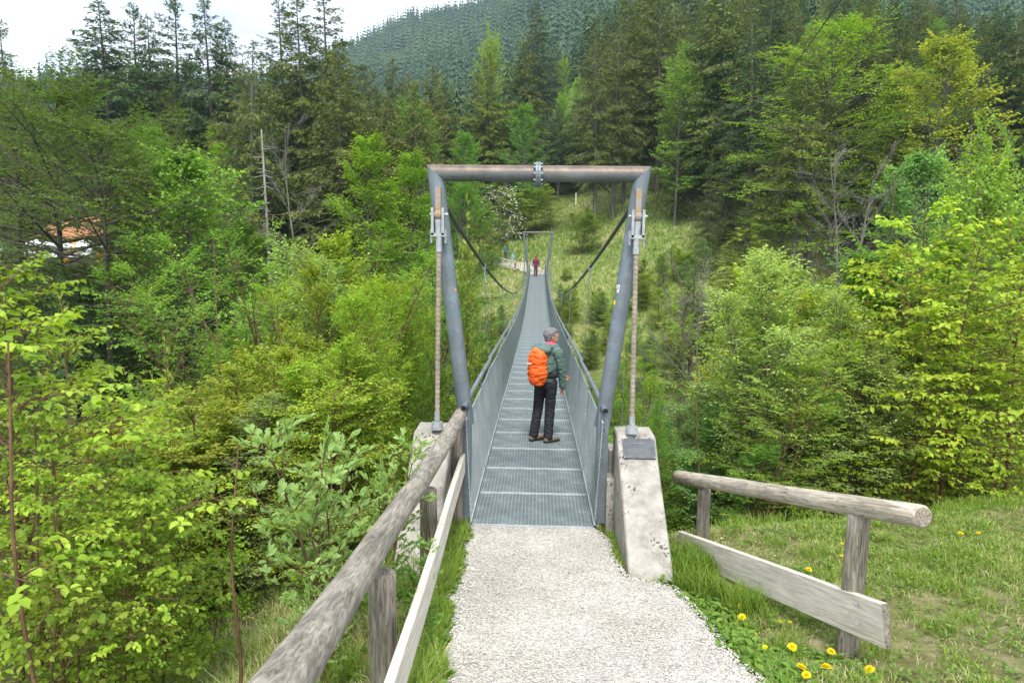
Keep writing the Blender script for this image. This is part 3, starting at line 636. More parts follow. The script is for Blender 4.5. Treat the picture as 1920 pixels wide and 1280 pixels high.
def plank(A, B, hgt, th, mat, parent, name='board', drop=(0, 0, -1)):
    A, B = np.asarray(A, float), np.asarray(B, float); d = norm(B-A); z = norm(np.array([0, 0, 1.])-d*d[2]); y = np.cross(z, d); Ln = np.linalg.norm(B-A)
    b_ = MB(); k = 12; bev = .004
    ring = np.array([(-th/2+bev, -hgt), (th/2-bev, -hgt), (th/2, -hgt+bev), (th/2, -bev), (th/2-bev, 0), (-th/2+bev, 0), (-th/2, -bev), (-th/2, -hgt+bev)])
    xs = np.linspace(0, Ln, k); v = np.stack([np.repeat(xs[:, None], 8, 1), np.repeat(ring[None, :, 0], k, 0)+(.004*np.sin(xs*1.7))[:, None], np.repeat(ring[None, :, 1], k, 0)], -1)
    i = np.arange(k-1)[:, None]*8; j = np.arange(8)[None]; j2 = (j+1) % 8
    b_.add(v.reshape(-1, 3), np.stack([i+j, i+j2, i+8+j2, i+8+j], -1).reshape(-1, 4))
    for rr in (v[0], v[-1]): b_.add(rr, [[0, 1, 2, 3, 4, 5, 6, 7]], mat=1)
    o = link(name, b_.mesh(name, [mat, M['post']]), parent); o.matrix_local = Matrix.Translation(A) @ Matrix((tuple(d), tuple(y), tuple(z))).transposed().to_4x4()
    return o
lf = tag(empty('log_railing'), 'long grey log railing running up to the bridge on the left of the path', 'railing', 'log railings beside the path')
rail = [at(480, 1356, 1.6), at(541, 1267, 1.95), at(634, 1132, 2.7), at(680, 1060, 3.2), at(740, 968, 4.1), at(792, 896, 5.0), at(850, 803, 6.4), at(864, 775, 7.05)]
log(rail, [.078, .077, .075, .073, .070, .067], M['log'], lf, 'top_rail', 24, .015, 1, 40)
def post(px, py, dep, rad, parent, mat, bottom=None, seed=0):
    T = at(px, py, dep); g = float(ground(T[0], T[1]))-.3 if bottom is None else bottom
    return log([(T[0], T[1], g), (T[0], T[1], T[2])], [rad*1.03, rad], mat, parent, 'post', 16, .01, seed, 12)
post(716, 1075, 3.55, .072, lf, M['post'], seed=2); post(803, 918, 5.25, .066, lf, M['post'], seed=3); post(857, 800, 7.0, .060, lf, M['post'], seed=4)
B0 = at(868, 850, 7.1); J = at(827, 982, 4.9); A0 = at(735, 1262, 3.0); A1 = A0+(A0-J)*.9
plank(J+(B0-J)*.003, B0, .20, .045, M['board'], lf); plank(A1, J, .20, .045, M['board'], lf)
rf = tag(empty('log_railing'), 'short pale log railing on two posts on the grass right of the path', 'railing', 'log railings beside the path')
log([at(1272, 893, 7.2), at(1500, 931, 4.95), at(1728, 968, 3.9)], [.066, .066, .068], M['logpale'], rf, 'top_rail', 24, .012, 7, 32)
post(1321, 918, 6.65, .062, rf, M['post'], seed=5); post(1611, 965, 4.38, .068, rf, M['post'], seed=6)
plank(at(1276, 995, 6.72), at(1660, 1131, 4.12), .262, .05, M['board'], rf)
for px, py, dp in [(1318, 1030, 6.45), (1322, 1062, 6.42), (1604, 1134, 4.32), (1606, 1172, 4.30)]:
    P = at(px, py, dp-.035); b = MB(); d_ = norm(CP*[1, 1, 0]-P*[1, 1, 0]); b.tube([P-d_*.03, P+d_*.004], .010, 10); b.build('bolt', M['zinc'], rf)
# far railing beside the far path
ff = tag(empty('far_railing'), 'weathered low wooden railing left of the far end of the bridge', 'railing')
fa, fb = at(882, 469, 66), at(968, 497, 60.5); fa[2] = float(ground(fa[0], fa[1]))+1.1; fb[2] = float(ground(fb[0], fb[1]))+1.0
FA, FB = hit(875, 486), hit(968, 512)
for q, (zz, rr) in enumerate(((1.0, .07), (.35, .09))):
    b = MB(); b.beam(FA+np.array([0, 0, zz]), FB+np.array([0, 0, zz]), .05 if q else .14, .14 if not q else .22); b.build('rail' if not q else 'board', M['board'], ff)
for q in np.linspace(.02, .98, 4):
    Pq = FA+(FB-FA)*q; b = MB(); b.tube([(Pq[0], Pq[1]+.1, float(ground(Pq[0], Pq[1]))-.2), (Pq[0], Pq[1]+.1, Pq[2]+.98)], .07, 8); b.build('post', M['post'], ff)
# ------------------------------------------------------------------ plants: generators
def rotz(D, a):
    c, s = np.cos(a), np.sin(a); return np.stack([D[:, 0]*c-D[:, 1]*s, D[:, 0]*s+D[:, 1]*c, D[:, 2]], -1)
def spawn(R, P, D, Ln, n, lo, hi, ang, fl, fmin, up=0.0, C=None, jit=.25, base=None, taper=.65):
    """n children alternating along every parent; returns base points, directions, lengths, parent index, parameter"""
    k = len(P); s = lo+(hi-lo)*(np.arange(n)[None]+R.uniform(.1, .9, (k, n)))/n; s = s.ravel(); ix = np.repeat(np.arange(k), n)
    Q = P[ix]+D[ix]*(Ln[ix]*s)[:, None]; T = D[ix]*Ln[ix][:, None]
    if C is not None: Q = Q+C[ix]*(s**2)[:, None]; T = T+2*C[ix]*s[:, None]
    T = norm(T); sd_ = np.where(np.arange(k*n) % 2 == 0, 1, -1)*(1-2*(R.random(k*n) < .12))
    D2 = rotz(T, sd_*(ang+R.normal(0, jit, k*n))); D2[:, 2] = D2[:, 2]*.6+up+R.normal(0, jit*.55, k*n); D2 = norm(D2)
    L2 = (fmin+fl*Ln[ix]*(1-taper*s))*R.uniform(.65, 1.2, k*n)
    return Q, D2, L2, ix, s
def broadleaf(name, seed, H, R0, cb, npri, nsec, ntw, nl, leaf, mat, bark='bark', e=(10, 60), prof=0, flat=.35, shape=0, droop=.15, twl=.22, trunkr=None, stems=1, spread=.25, pr=.45, lw=.62, sag=.0):
    R = np.random.default_rng(seed); tb = MB(); cb_ = MB()
    for st in range(stems):
        hh = H*(1 if st == 0 else R.uniform(.6, .95)); lean = R.normal(0, .03, 2)*H+(0 if stems == 1 else 1)*R.normal(0, spread, 2)
        k = 9; tt = np.linspace(0, 1, k); tr = np.stack([lean[0]*tt**1.3+.02*H*np.sin(tt*5+seed+st)*tt*.6, lean[1]*tt**1.3+.02*H*np.cos(tt*4+seed)*tt*.6, hh*.97*tt], 1)
        r0 = trunkr or H*.012; tb.tube(tr, r0*(1-tt)**.8+.004, 7)
        n = npri; i = np.arange(n); t_ = cb+(1-cb)*((i+R.uniform(.2, .8, n))/n)**.85*.97
        if prof == 0: pf = np.sin(PI*np.clip((t_-cb)/(1-cb)*.86+.16, 0, 1))**.75         # rounded
        elif prof == 1: pf = (1-((t_-cb)/(1-cb))**1.4)*.9+.10                             # conical
        else: pf = .55+.45*np.sin(PI*(t_-cb)/(1-cb))
        B = np.stack([np.interp(t_, tt, tr[:, q]) for q in range(3)], 1); az = i*2.4+R.normal(0, .35, n)
        el = np.radians(e[0]+(e[1]-e[0])*((t_-cb)/(1-cb))+R.normal(0, 8, n))
        D = np.stack([np.cos(az)*np.cos(el), np.sin(az)*np.cos(el), np.sin(el)], 1); Ln = R0*pf*R.uniform(.7, 1.2, n)*(1 if stems == 1 else .8)
        C = np.zeros((n, 3)); C[:, 2] = Ln*R.uniform(-.25, .05, n)-sag*Ln
        sg = np.linspace(0, 1, 4)
        for a in range(3):
            A = B+D*(Ln*sg[a])[:, None]+C*sg[a]**2; A2 = B+D*(Ln*sg[a+1])[:, None]+C*sg[a+1]**2
            rr = pr*r0*(1-t_*.6)
            tb.segs(A, A2, rr*(1-.3*a)+.002, rr*(1-.3*(a+1))+.002, 4)
        Q, D2, L2, ix, s = spawn(R, B, D, Ln, nsec, .18, 1.0, .85, .42, leaf*2.5, C=C, jit=.3)
        tb.segs(Q, Q+D2*L2[:, None], .0022+L2*.006, .0014, 3)
        cl = R.uniform(0, 1, len(Q))
        Q3, D3, L3, ix3, s3 = spawn(R, Q, D2, L2, ntw, .1, 1.05, .8, .35, twl, jit=.35)
        if leaf > .05: tb.segs(Q3, Q3+D3*L3[:, None], .0018, .001, 3)
        k = len(Q3)*nl; i3 = np.repeat(np.arange(len(Q3)), nl); sl = np.tile((np.arange(nl)+.6)/nl, len(Q3))
        Pp = Q3[i3]+D3[i3]*(L3[i3]*sl)[:, None]; sd_ = np.where(np.arange(k) % 2 == 0, 1., -1.)
        sd_[np.arange(k) % nl == nl-1] = 0.15
        Dd = rotz(D3[i3], sd_*(.9+R.normal(0, .25, k))); Dd[:, 2] = Dd[:, 2]*.5-droop+R.normal(0, .18, k)
        Nn = np.stack([R.normal(0, flat, k), R.normal(0, flat, k), np.ones(k)], 1)
        var = np.clip(.5*cl[ix3[i3]]+.5*R.random(k)+R.normal(0, .08, k), 0, 1)
        lz = leaf*R.uniform(.5, 1.25, k)
        cb_.leaves(Pp, Dd, Nn, lz, lz*lw*R.uniform(.85, 1.15, k), var, shape, droop=.22)
    return (tb.mesh(name+'_trunk', M[bark], True), cb_.mesh(name+'_crown', M[mat], shape == 1), H)
def spruce(name, seed, H, R0, cb, dens=6.5, hang=.5, tuft=.26, bark='bark', dead=0.0, mat='spruce', deadfrac=.25, tip=1.3, sp=.17):
    R = np.random.default_rng(seed); tb = MB(); cm = MB()
    tt = np.linspace(0, 1, 10); bend = R.normal(0, .012, 2)*H; tr = np.stack([bend[0]*tt**2, bend[1]*tt**2, H*tt], 1)
    tb.tube(tr, H*.0105*(1-tt)**.9+.015, 8)
    n = int(H*dens); i = np.arange(n); t_ = cb+(1-cb)*(i+R.uniform(0, 1, n))/n; q = (t_-cb)/(1-cb)
    pf = np.minimum(1, (1-q)**.78*tip+.03)*np.interp(q, [0, .12, .3], [.7, .95, 1]); Ln = R0*pf*R.uniform(.55, 1.2, n)
    az = i*2.4+R.normal(0, .6, n); el = np.radians(np.interp(q, [0, .5, .85, 1], [-22, -8, 18, 50])+R.normal(0, 8, n))
    B = np.stack([np.interp(t_, tt, tr[:, k]) for k in range(3)], 1)
    D = np.stack([np.cos(az)*np.cos(el), np.sin(az)*np.cos(el), np.sin(el)], 1)
    C = np.zeros((n, 3)); C[:, 2] = Ln*R.uniform(-.18, .22, n)
    sg = np.linspace(0, 1, 4)
    for a in range(3):
        A = B+D*(Ln*sg[a])[:, None]+C*sg[a]**2; A2 = B+D*(Ln*sg[a+1])[:, None]+C*sg[a+1]**2
        tb.segs(A, A2, .012+.009*Ln*(1-.3*a), .008+.009*Ln*(.7-.3*a), 4)
    # dead lower stubs
    nd = int(H*deadfrac*12); td = R.uniform(.03, cb+.08, nd); Bd = np.stack([np.interp(td, tt, tr[:, k]) for k in range(3)], 1); ad = R.uniform(0, 2*PI, nd); ld = R.uniform(.3, 1.0, nd)*R0*.55
    tb.segs(Bd, Bd+np.stack([np.cos(ad)*ld, np.sin(ad)*ld, -R.uniform(.05, .45, nd)*ld], 1), .018, .006, 3)
    if dead < 1:
        ns = np.maximum(3, (Ln/sp).astype(int)*2); ix = np.repeat(np.arange(n), ns); k = len(ix)
        s = R.uniform(.12, 1.0, k); P = B[ix]+D[ix]*(Ln[ix]*s)[:, None]+C[ix]*(s**2)[:, None]
        T = norm(D[ix]*Ln[ix][:, None]+2*C[ix]*s[:, None]); sd_ = np.where(R.random(k) < .5, 1, -1)
        D2 = rotz(T, sd_*R.uniform(.35, 1.1, k)); D2[:, 2] -= hang*R.uniform(.3, 1.3, k); D2 = norm(D2)
        L2 = (.18+.30*Ln[ix]*(1-.75*s))*R.uniform(.6, 1.25, k)
        if dead > 0:
            keep = R.random(k) > dead; P, D2, L2, ix, s = P[keep], D2[keep], L2[keep], ix[keep], s[keep]; k = len(P)
        nt_ = np.maximum(2, (L2/tuft*2.1).astype(int)); i2 = np.repeat(np.arange(k), nt_); kk = len(i2); s2 = R.uniform(0, 1, kk)
        P2 = P[i2]+D2[i2]*(L2[i2]*s2)[:, None]; D3 = norm(D2[i2]+R.normal(0, .38, (kk, 3))+np.array([0, 0, -.25*hang])); 
        Nn = np.stack([R.normal(0, .5, kk), R.normal(0, .5, kk), np.ones(kk)], 1)
        br = R.uniform(0, 1, n); var = np.clip(.4*br[ix[i2]]+.55*R.random(kk)+.12*(s2 > .7), 0, 1)
        lz = tuft*R.uniform(.6, 1.25, kk); cm.leaves(P2, D3, Nn, lz, lz*.42, var, 2, droop=.2)
        # leader
        cm.leaves(np.array([[tr[-1, 0], tr[-1, 1], H-.8+z] for z in np.linspace(0, .9, 14)]), R.normal(0, .4, (14, 3))+[0, 0, 1], np.tile([[1., 0, 0]], (14, 1)), tuft, tuft*.4, .4, 2)
    return (tb.mesh(name+'_trunk', M[bark], True), cm.mesh(name+'_crown', M[mat]) if dead < 1 else None, H)
def bare(name, seed, H, R0, mat='twig', npri=26, cb=.2, e=(35, 65), nsec=8, ntw=5, r0=None):
    R = np.random.default_rng(seed); tb = MB(); tw = MB(); tt = np.linspace(0, 1, 9)
    tr = np.stack([.05*H*np.sin(tt*3+seed)*tt, .05*H*np.cos(tt*4)*tt, H*tt], 1); r0 = r0 or H*.010; tb.tube(tr, r0*(1-tt)**.8+.006, 7)
    i = np.arange(npri); t_ = cb+(1-cb)*(i+.5)/npri*.97; B = np.stack([np.interp(t_, tt, tr[:, q]) for q in range(3)], 1); az = i*2.4+R.normal(0, .4, npri)
    el = np.radians(e[0]-12+(e[1]-e[0])*t_+R.normal(0, 16, npri)); D = np.stack([np.cos(az)*np.cos(el), np.sin(az)*np.cos(el), np.sin(el)], 1); Ln = R0*(1.1-.8*t_)*R.uniform(.7, 1.2, npri)
    kn = B+D*Ln[:, None]*.5+R.normal(0, .05, (npri, 3))*Ln[:, None]; tw.segs(B, kn, r0*.24, r0*.14, 4); tw.segs(kn, B+D*Ln[:, None], r0*.14, .003, 4)
    Q, D2, L2, ix, s = spawn(R, B, D, Ln, nsec, .2, 1, .6, .45, .15, up=.15); tw.segs(Q, Q+D2*L2[:, None], r0*.08+.002, .002, 3)
    Q, D2, L2, ix, s = spawn(R, Q, D2, L2, ntw, .2, 1, .6, .5, .12, up=.1); tw.segs(Q, Q+D2*L2[:, None], .0038, .002, 3)
    return (tb.mesh(name+'_trunk', M[mat], True), tw.mesh(name+'_branches', M[mat]), H)
def young_spruce(name, seed, H, R0, tuft=.09, mat='spruce'):
    R = np.random.default_rng(seed); tb = MB(); cm = MB(); tt = np.linspace(0, 1, 6)
    tb.tube(np.stack([tt*0, tt*0, H*tt], 1), H*.007*(1-tt)+.006, 6)
    nw = max(5, int(H/.32)); Q = []; Dq = []; Lq = []
    for k in range(nw):
        z = H*(k+.3)/nw*.9; q = z/H; a0 = R.uniform(0, 6)
        for j in range(6):
            a = a0+j*PI/3+R.normal(0, .2); el = np.radians(15+35*q+R.normal(0, 6)); Q.append((0, 0, z+R.uniform(0, .12))); Dq.append((math.cos(a)*math.cos(el), math.sin(a)*math.cos(el), math.sin(el))); Lq.append(R0*(1-q)**.8*R.uniform(.75, 1.15)+.05)
    Q, Dq, Lq = np.array(Q), np.array(Dq), np.array(Lq); tb.segs(Q, Q+Dq*Lq[:, None], .006, .003, 3)
    def needles(P, D, L, st):
        n = np.maximum(2, (L/st).astype(int)); ix = np.repeat(np.arange(len(P)), n); k = len(ix); s = R.uniform(0, 1, k)
        Dn = norm(D[ix]*1.0+R.normal(0, .5, (k, 3))); cm.leaves(P[ix]+D[ix]*(L[ix]*s)[:, None], Dn, R.normal(0, 1, (k, 3)), tuft*R.uniform(.7, 1.2, k), tuft*.30, np.clip(R.normal(.6, .25, k), 0, 1), 2)
    needles(Q, Dq, Lq, tuft*.3)
    P2, D2, L2, ix, s = spawn(R, Q, Dq, Lq, 8, .15, .95, .8, .4, .04); needles(P2, D2, L2, tuft*.33)
    needles(np.array([[0, 0, H*.9]]), np.array([[0, 0, 1.]]), np.array([H*.12]), tuft*.2)
    return (tb.mesh(name+'_trunk', M['stem'], True), cm.mesh(name+'_crown', M[mat]), H)
# prototypes (mesh data only; every plant in the scene is its own object sharing one of these meshes)
PR = {}
for k, a in enumerate([(1, 24, 3.9, .14), (2, 24, 3.4, .22), (3, 24, 4.3, .08), (4, 24, 3.3, .30)]): PR['spruce%d' % k] = spruce('spruce', *a, dens=7.5, hang=.7, tuft=.34, sp=.14, tip=1.6)
PR['spruce_thin'] = spruce('spruce_thin', 8, 24, 3.4, .26, dens=7.5, hang=.9, tuft=.30, dead=.22, tip=1.55, sp=.15, bark='palebark', deadfrac=.6)
PR['spruce_sparse'] = spruce('spruce_sparse', 9, 24, 3.9, .06, dens=6.5, hang=.35, tuft=.32, dead=.1, deadfrac=.15, tip=1.5, sp=.14)
PR['spruce_full'] = spruce('spruce_full', 10, 12, 2.2, .04, dens=9, hang=.5, tuft=.2, tip=1.25, sp=.13)
PR['beech0'] = broadleaf('beech', 21, 12, 4.2, .12, 52, 11, 6, 6, .095, 'beech', e=(2, 62), flat=.28, droop=.12, twl=.3)
PR['beech2'] = broadleaf('beech', 25, 12, 4.4, .50, 44, 11, 6, 6, .095, 'beech', e=(-5, 60), flat=.28, droop=.12, twl=.3)
PR['beech1'] = broadleaf('beech', 22, 12, 3.6, .10, 46, 11, 6, 6, .095, 'beech', e=(12, 70), prof=1, flat=.25, droop=.1, twl=.3)
PR['maple0'] = broadleaf('maple', 23, 12, 3.4, .12, 46, 10, 6, 5, .125, 'maple', e=(20, 70), flat=.6, droop=.3, twl=.28, lw=.9, bark='palebark')
PR['maple1'] = broadleaf('maple', 24, 12, 3.0, .2, 44, 9, 6, 5, .125, 'maple', e=(30, 75), flat=.6, droop=.3, twl=.28, prof=2, lw=.9, bark='palebark')
PR['shrub0'] = broadleaf('shrub', 31, 5, 1.5, .06, 22, 9, 5, 5, .062, 'hazel', e=(20, 70), flat=.4, stems=3, spread=.55, twl=.14, bark='stem', trunkr=.028)
PR['shrub1'] = broadleaf('shrub', 32, 5, 1.2, .10, 24, 8, 5, 5, .052, 'willow', e=(35, 75), flat=.7, stems=4, spread=.6, twl=.12, lw=.45, bark='palebark', trunkr=.026)
PR['shrub2'] = broadleaf('shrub', 33, 5, 1.6, .08, 24, 9, 5, 6, .055, 'beech', e=(5, 55), flat=.3, stems=2, spread=.4, twl=.14, bark='stem', trunkr=.026)
PR['rowan0'] = broadleaf('rowan', 34, 6, 1.15, .15, 22, 7, 5, 8, .042, 'maple', e=(25, 65), flat=.4, stems=3, spread=.7, twl=.14, lw=.38, bark='stem', trunkr=.024)
PR['sapling0'] = broadleaf('sapling', 41, 4, 1.25, .15, 19, 6, 3, 5, .070, 'beech', e=(8, 50), flat=.35, shape=1, twl=.10, bark='stem', trunkr=.020, lw=.66, droop=.3, sag=.1)
PR['sapling1'] = broadleaf('sapling', 42, 4, 1.1, .25, 18, 6, 3, 4, .066, 'hazel', e=(10, 55), flat=.45, shape=1, twl=.09, bark='stem', trunkr=.019, lw=.74, droop=.35)
PR['sapling2'] = broadleaf('sapling', 43, 4, 1.0, .18, 15, 6, 3, 4, .074, 'hazel', e=(15, 60), flat=.5, shape=1, twl=.10, bark='stem', trunkr=.016, stems=2, spread=.5, lw=.78, droop=.4)
PR['willow'] = broadleaf('willow_shrub', 44, 1.8, .60, .30, 8, 4, 2, 6, .062, 'palewillow', e=(30, 70), flat=.7, shape=1, twl=.06, bark='stem', trunkr=.010, stems=3, spread=.36, lw=.50, droop=-.45)
PR['bare0'] = bare('bare_tree', 51, 9, 2.2, mat='palebark', npri=22, r0=.038); PR['bare1'] = bare('bare_tree', 52, 7, 2.2, mat='palebark', npri=18, e=(35, 70), r0=.045)
PR['thicket'] = bare('thicket', 53, 4, .8, npri=22, mat='twig', nsec=5, ntw=2, cb=.05, r0=.02)
PR['yspruce0'] = young_spruce('young_spruce', 61, 3.2, .75, .085); PR['yspruce1'] = young_spruce('young_spruce', 62, 5.5, 1.5, .13)
COUNT = {}
def put(kind, x, y, height, name, label, cat, group=None, color=(1, 1, 1), rz=None, wide=1.0, z=None, sink=.15):
    tm, cm_, H = PR[kind]; g = float(ground(x, y)) if z is None else z
    o = empty(name, (x, y, g-sink), random.uniform(0, 2*PI) if rz is None else rz); s = (height+sink)/H; o.scale = (s*wide, s*wide, s)
    tag(o, label, cat, group)
    t_ = link('trunk', tm, o)
    if cm_ is not None:
        c = link('crown' if 'bare' not in kind and kind != 'thicket' else 'branches', cm_, o); c.color = (*color, 1)
    COUNT[kind] = COUNT.get(kind, 0)+1
    return o
def putpx(kind, px, top, dep, name, label, cat, group=None, color=(1, 1, 1), wide=1.0, hmax=40, **k):
    P = at(px, top, dep); x, y = P[0], P[1]; h = P[2]-float(ground(x, y))
    return put(kind, x, y, float(min(max(h, .5), hmax)), name, label, cat, group, color, wide=wide, **k)
def vc(R, base, j=.12): 
    f = 1+R.uniform(-j, j); return tuple(float(np.clip(c*f*(1+R.uniform(-j*.5, j*.5)), .05, 3)) for c in base)
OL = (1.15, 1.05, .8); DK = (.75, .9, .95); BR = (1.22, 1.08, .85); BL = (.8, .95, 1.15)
RT = np.random.default_rng(77)
# ---- trees one can name, placed where the photograph shows them (pixel of the top, depth in metres)
SPR = 'spruce_tree'
named = [
 ('spruce_sparse', 2, 45, 52, SPR, 'dark spruce cut by the left edge of the photo, reaching into the white sky', OL, 1.0),
 ('spruce3', 190, 5, 66, SPR, 'tall spruce against the sky, leftmost of the row over the campsite', BL, 1.5),
 ('spruce_sparse', 243, 8, 72, SPR, 'tall spruce against the sky, second in the row over the campsite', BL, 1.3),
 ('spruce1', 275, 32, 70, SPR, 'slim spruce squeezed between two taller ones in the row over the campsite', BL, 1.1),
 ('spruce_sparse', 322, -6, 68, SPR, 'tall open spruce standing alone against the sky, straight trunk showing', BL, 1.25),
 ('spruce0', 388, 0, 68, SPR, 'tall dense spruce against the sky left of the low dip in the ridge', BL, 1.2),
 ('spruce1', 420, 38, 71, SPR, 'shorter spruce touching the right side of a taller one against the sky', BL, 1.1),
 ('spruce_thin', 455, 78, 50, SPR, 'thin brownish spruce with a bare lower trunk, left of the white snag', BR, 1.2),
 ('spruce_sparse', 528, 0, 60, SPR, 'tall dark spruce against the sky above the white snag', DK, 1.3),
 ('spruce0', 562, -6, 58, SPR, 'tall spruce against the sky, middle of three above the bare brown tree', OL, 1.2),
 ('spruce_sparse', 612, -30, 62, SPR, 'tall sparse spruce with long bare side branches where sky meets the blue mountain', OL, 1.25),
 ('spruce1', 632, 85, 52, SPR, 'brown-green spruce behind the bright beech left of the portal', BR, 1.25),
 ('spruce0', 700, 135, 75, SPR, 'olive spruce behind the top of the bright beech', OL, 1.0),
 ('spruce_full', 800, 330, 44, SPR, 'small dark blue-green spruce left of the portal corner', DK, .8),
 ('spruce0', 915, 100, 88, SPR, 'broad spruce with a yellow-green top above the portal beam, left of its flange', (1.5, 1.4, .7), 1.1),
 ('spruce0', 985, 78, 92, SPR, 'reddish-brown spruce above the flange of the portal beam', (1.3, 1.08, .85), 1.1),
 ('spruce2', 1015, 5, 150, SPR, 'wide dark spruce alone on the ridge above the small clearing', DK, 1.2),
 ('spruce_thin', 1125, 62, 72, SPR, 'slender spruce with a long pale trunk right of the portal flange', OL, 1.1),
 ('spruce_thin', 1160, 30, 74, SPR, 'tall pale-trunked spruce above the right half of the beam', BR, 1.1),
 ('spruce0', 1182, -20, 78, SPR, 'tall olive spruce above the right end of the beam', OL, .9),
 ('spruce_thin', 1248, -60, 77, SPR, 'very tall spruce with a thick pale trunk just right of the portal corner', OL, 1.3),
 ('spruce_full', 1278, 205, 70, SPR, 'full olive spruce of middle height on the slope right of the portal', OL, .9),
 ('spruce_thin', 1376, -70, 66, SPR, 'huge grey-green spruce with drooping boughs right of the portal', (1.5, 1.4, 1.2), 1.7),
 ('spruce_full', 1372, 205, 63, SPR, 'dense dark spruce in front of the huge grey-green one', OL, 1.1),
 ('spruce_full', 1335, 290, 62, SPR, 'bushy spruce at the foot of the huge grey-green one', OL, 1.0),
 ('spruce_thin', 1518, 60, 54, SPR, 'thin tall spruce with a pale curved trunk in front of the bright beech', (1.5, 1.3, .9), 1.35),
 ('spruce_thin', 1440, -30, 68, SPR, 'tall dark spruce between the huge grey-green one and the bright beech', DK, 1.2),
 ('spruce0', 1617, 15, 62, SPR, 'tall dark spruce between the bright beech and the yellow maple', OL, 1.0),
 ('spruce1', 1700, 60, 66, SPR, 'dark spruce behind the yellow maple, left side', OL, 1.0),
 ('spruce2', 1740, -15, 74, SPR, 'tall brown-green spruce above the yellow maple', BR, .9),
 ('spruce0', 1860, 45, 66, SPR, 'olive spruce behind the yellow maple, right side', OL, 1.0),
 ('spruce_thin', 1906, 20, 60, SPR, 'spruce with a pale trunk at the right edge of the photo', OL, 1.2),
 ('spruce_full', 1302, 470, 32, 'young_spruce', 'small bushy spruce alone on the steep grassy bank right of the bridge', OL, .95),
 ('spruce3', 1405, 430, 33, 'young_spruce', 'small spruce on two bare legs on the steep bank right of the bridge', (1.7, 1.5, .8), 2.2),
 ('spruce_full', 1176, 452, 64, 'young_spruce', 'small round spruce right of the far portal', (2.6, 2.5, 1.0), 1.3),
 ('spruce_full', 1102, 408, 72, 'young_spruce', 'dark little spruce just right of the far portal top', DK, .7),
 ('spruce_full', 943, 395, 74, 'young_spruce', 'dark little spruce left of the far portal', DK, .8),
 ('spruce_full', 420, 295, 36, 'young_spruce', 'slim dark spruce left of the white snag', DK, .75),
 ('spruce_full', 330, 470, 30, 'young_spruce', 'dark drooping spruce deep in the ravine on the left', OL, 1.0)]
for kd, px, top, dep, nm, lb, col, wd in named: putpx(kd, px, top, dep, nm, lb, 'spruce', 'spruces one can tell apart', col, wide=wd)
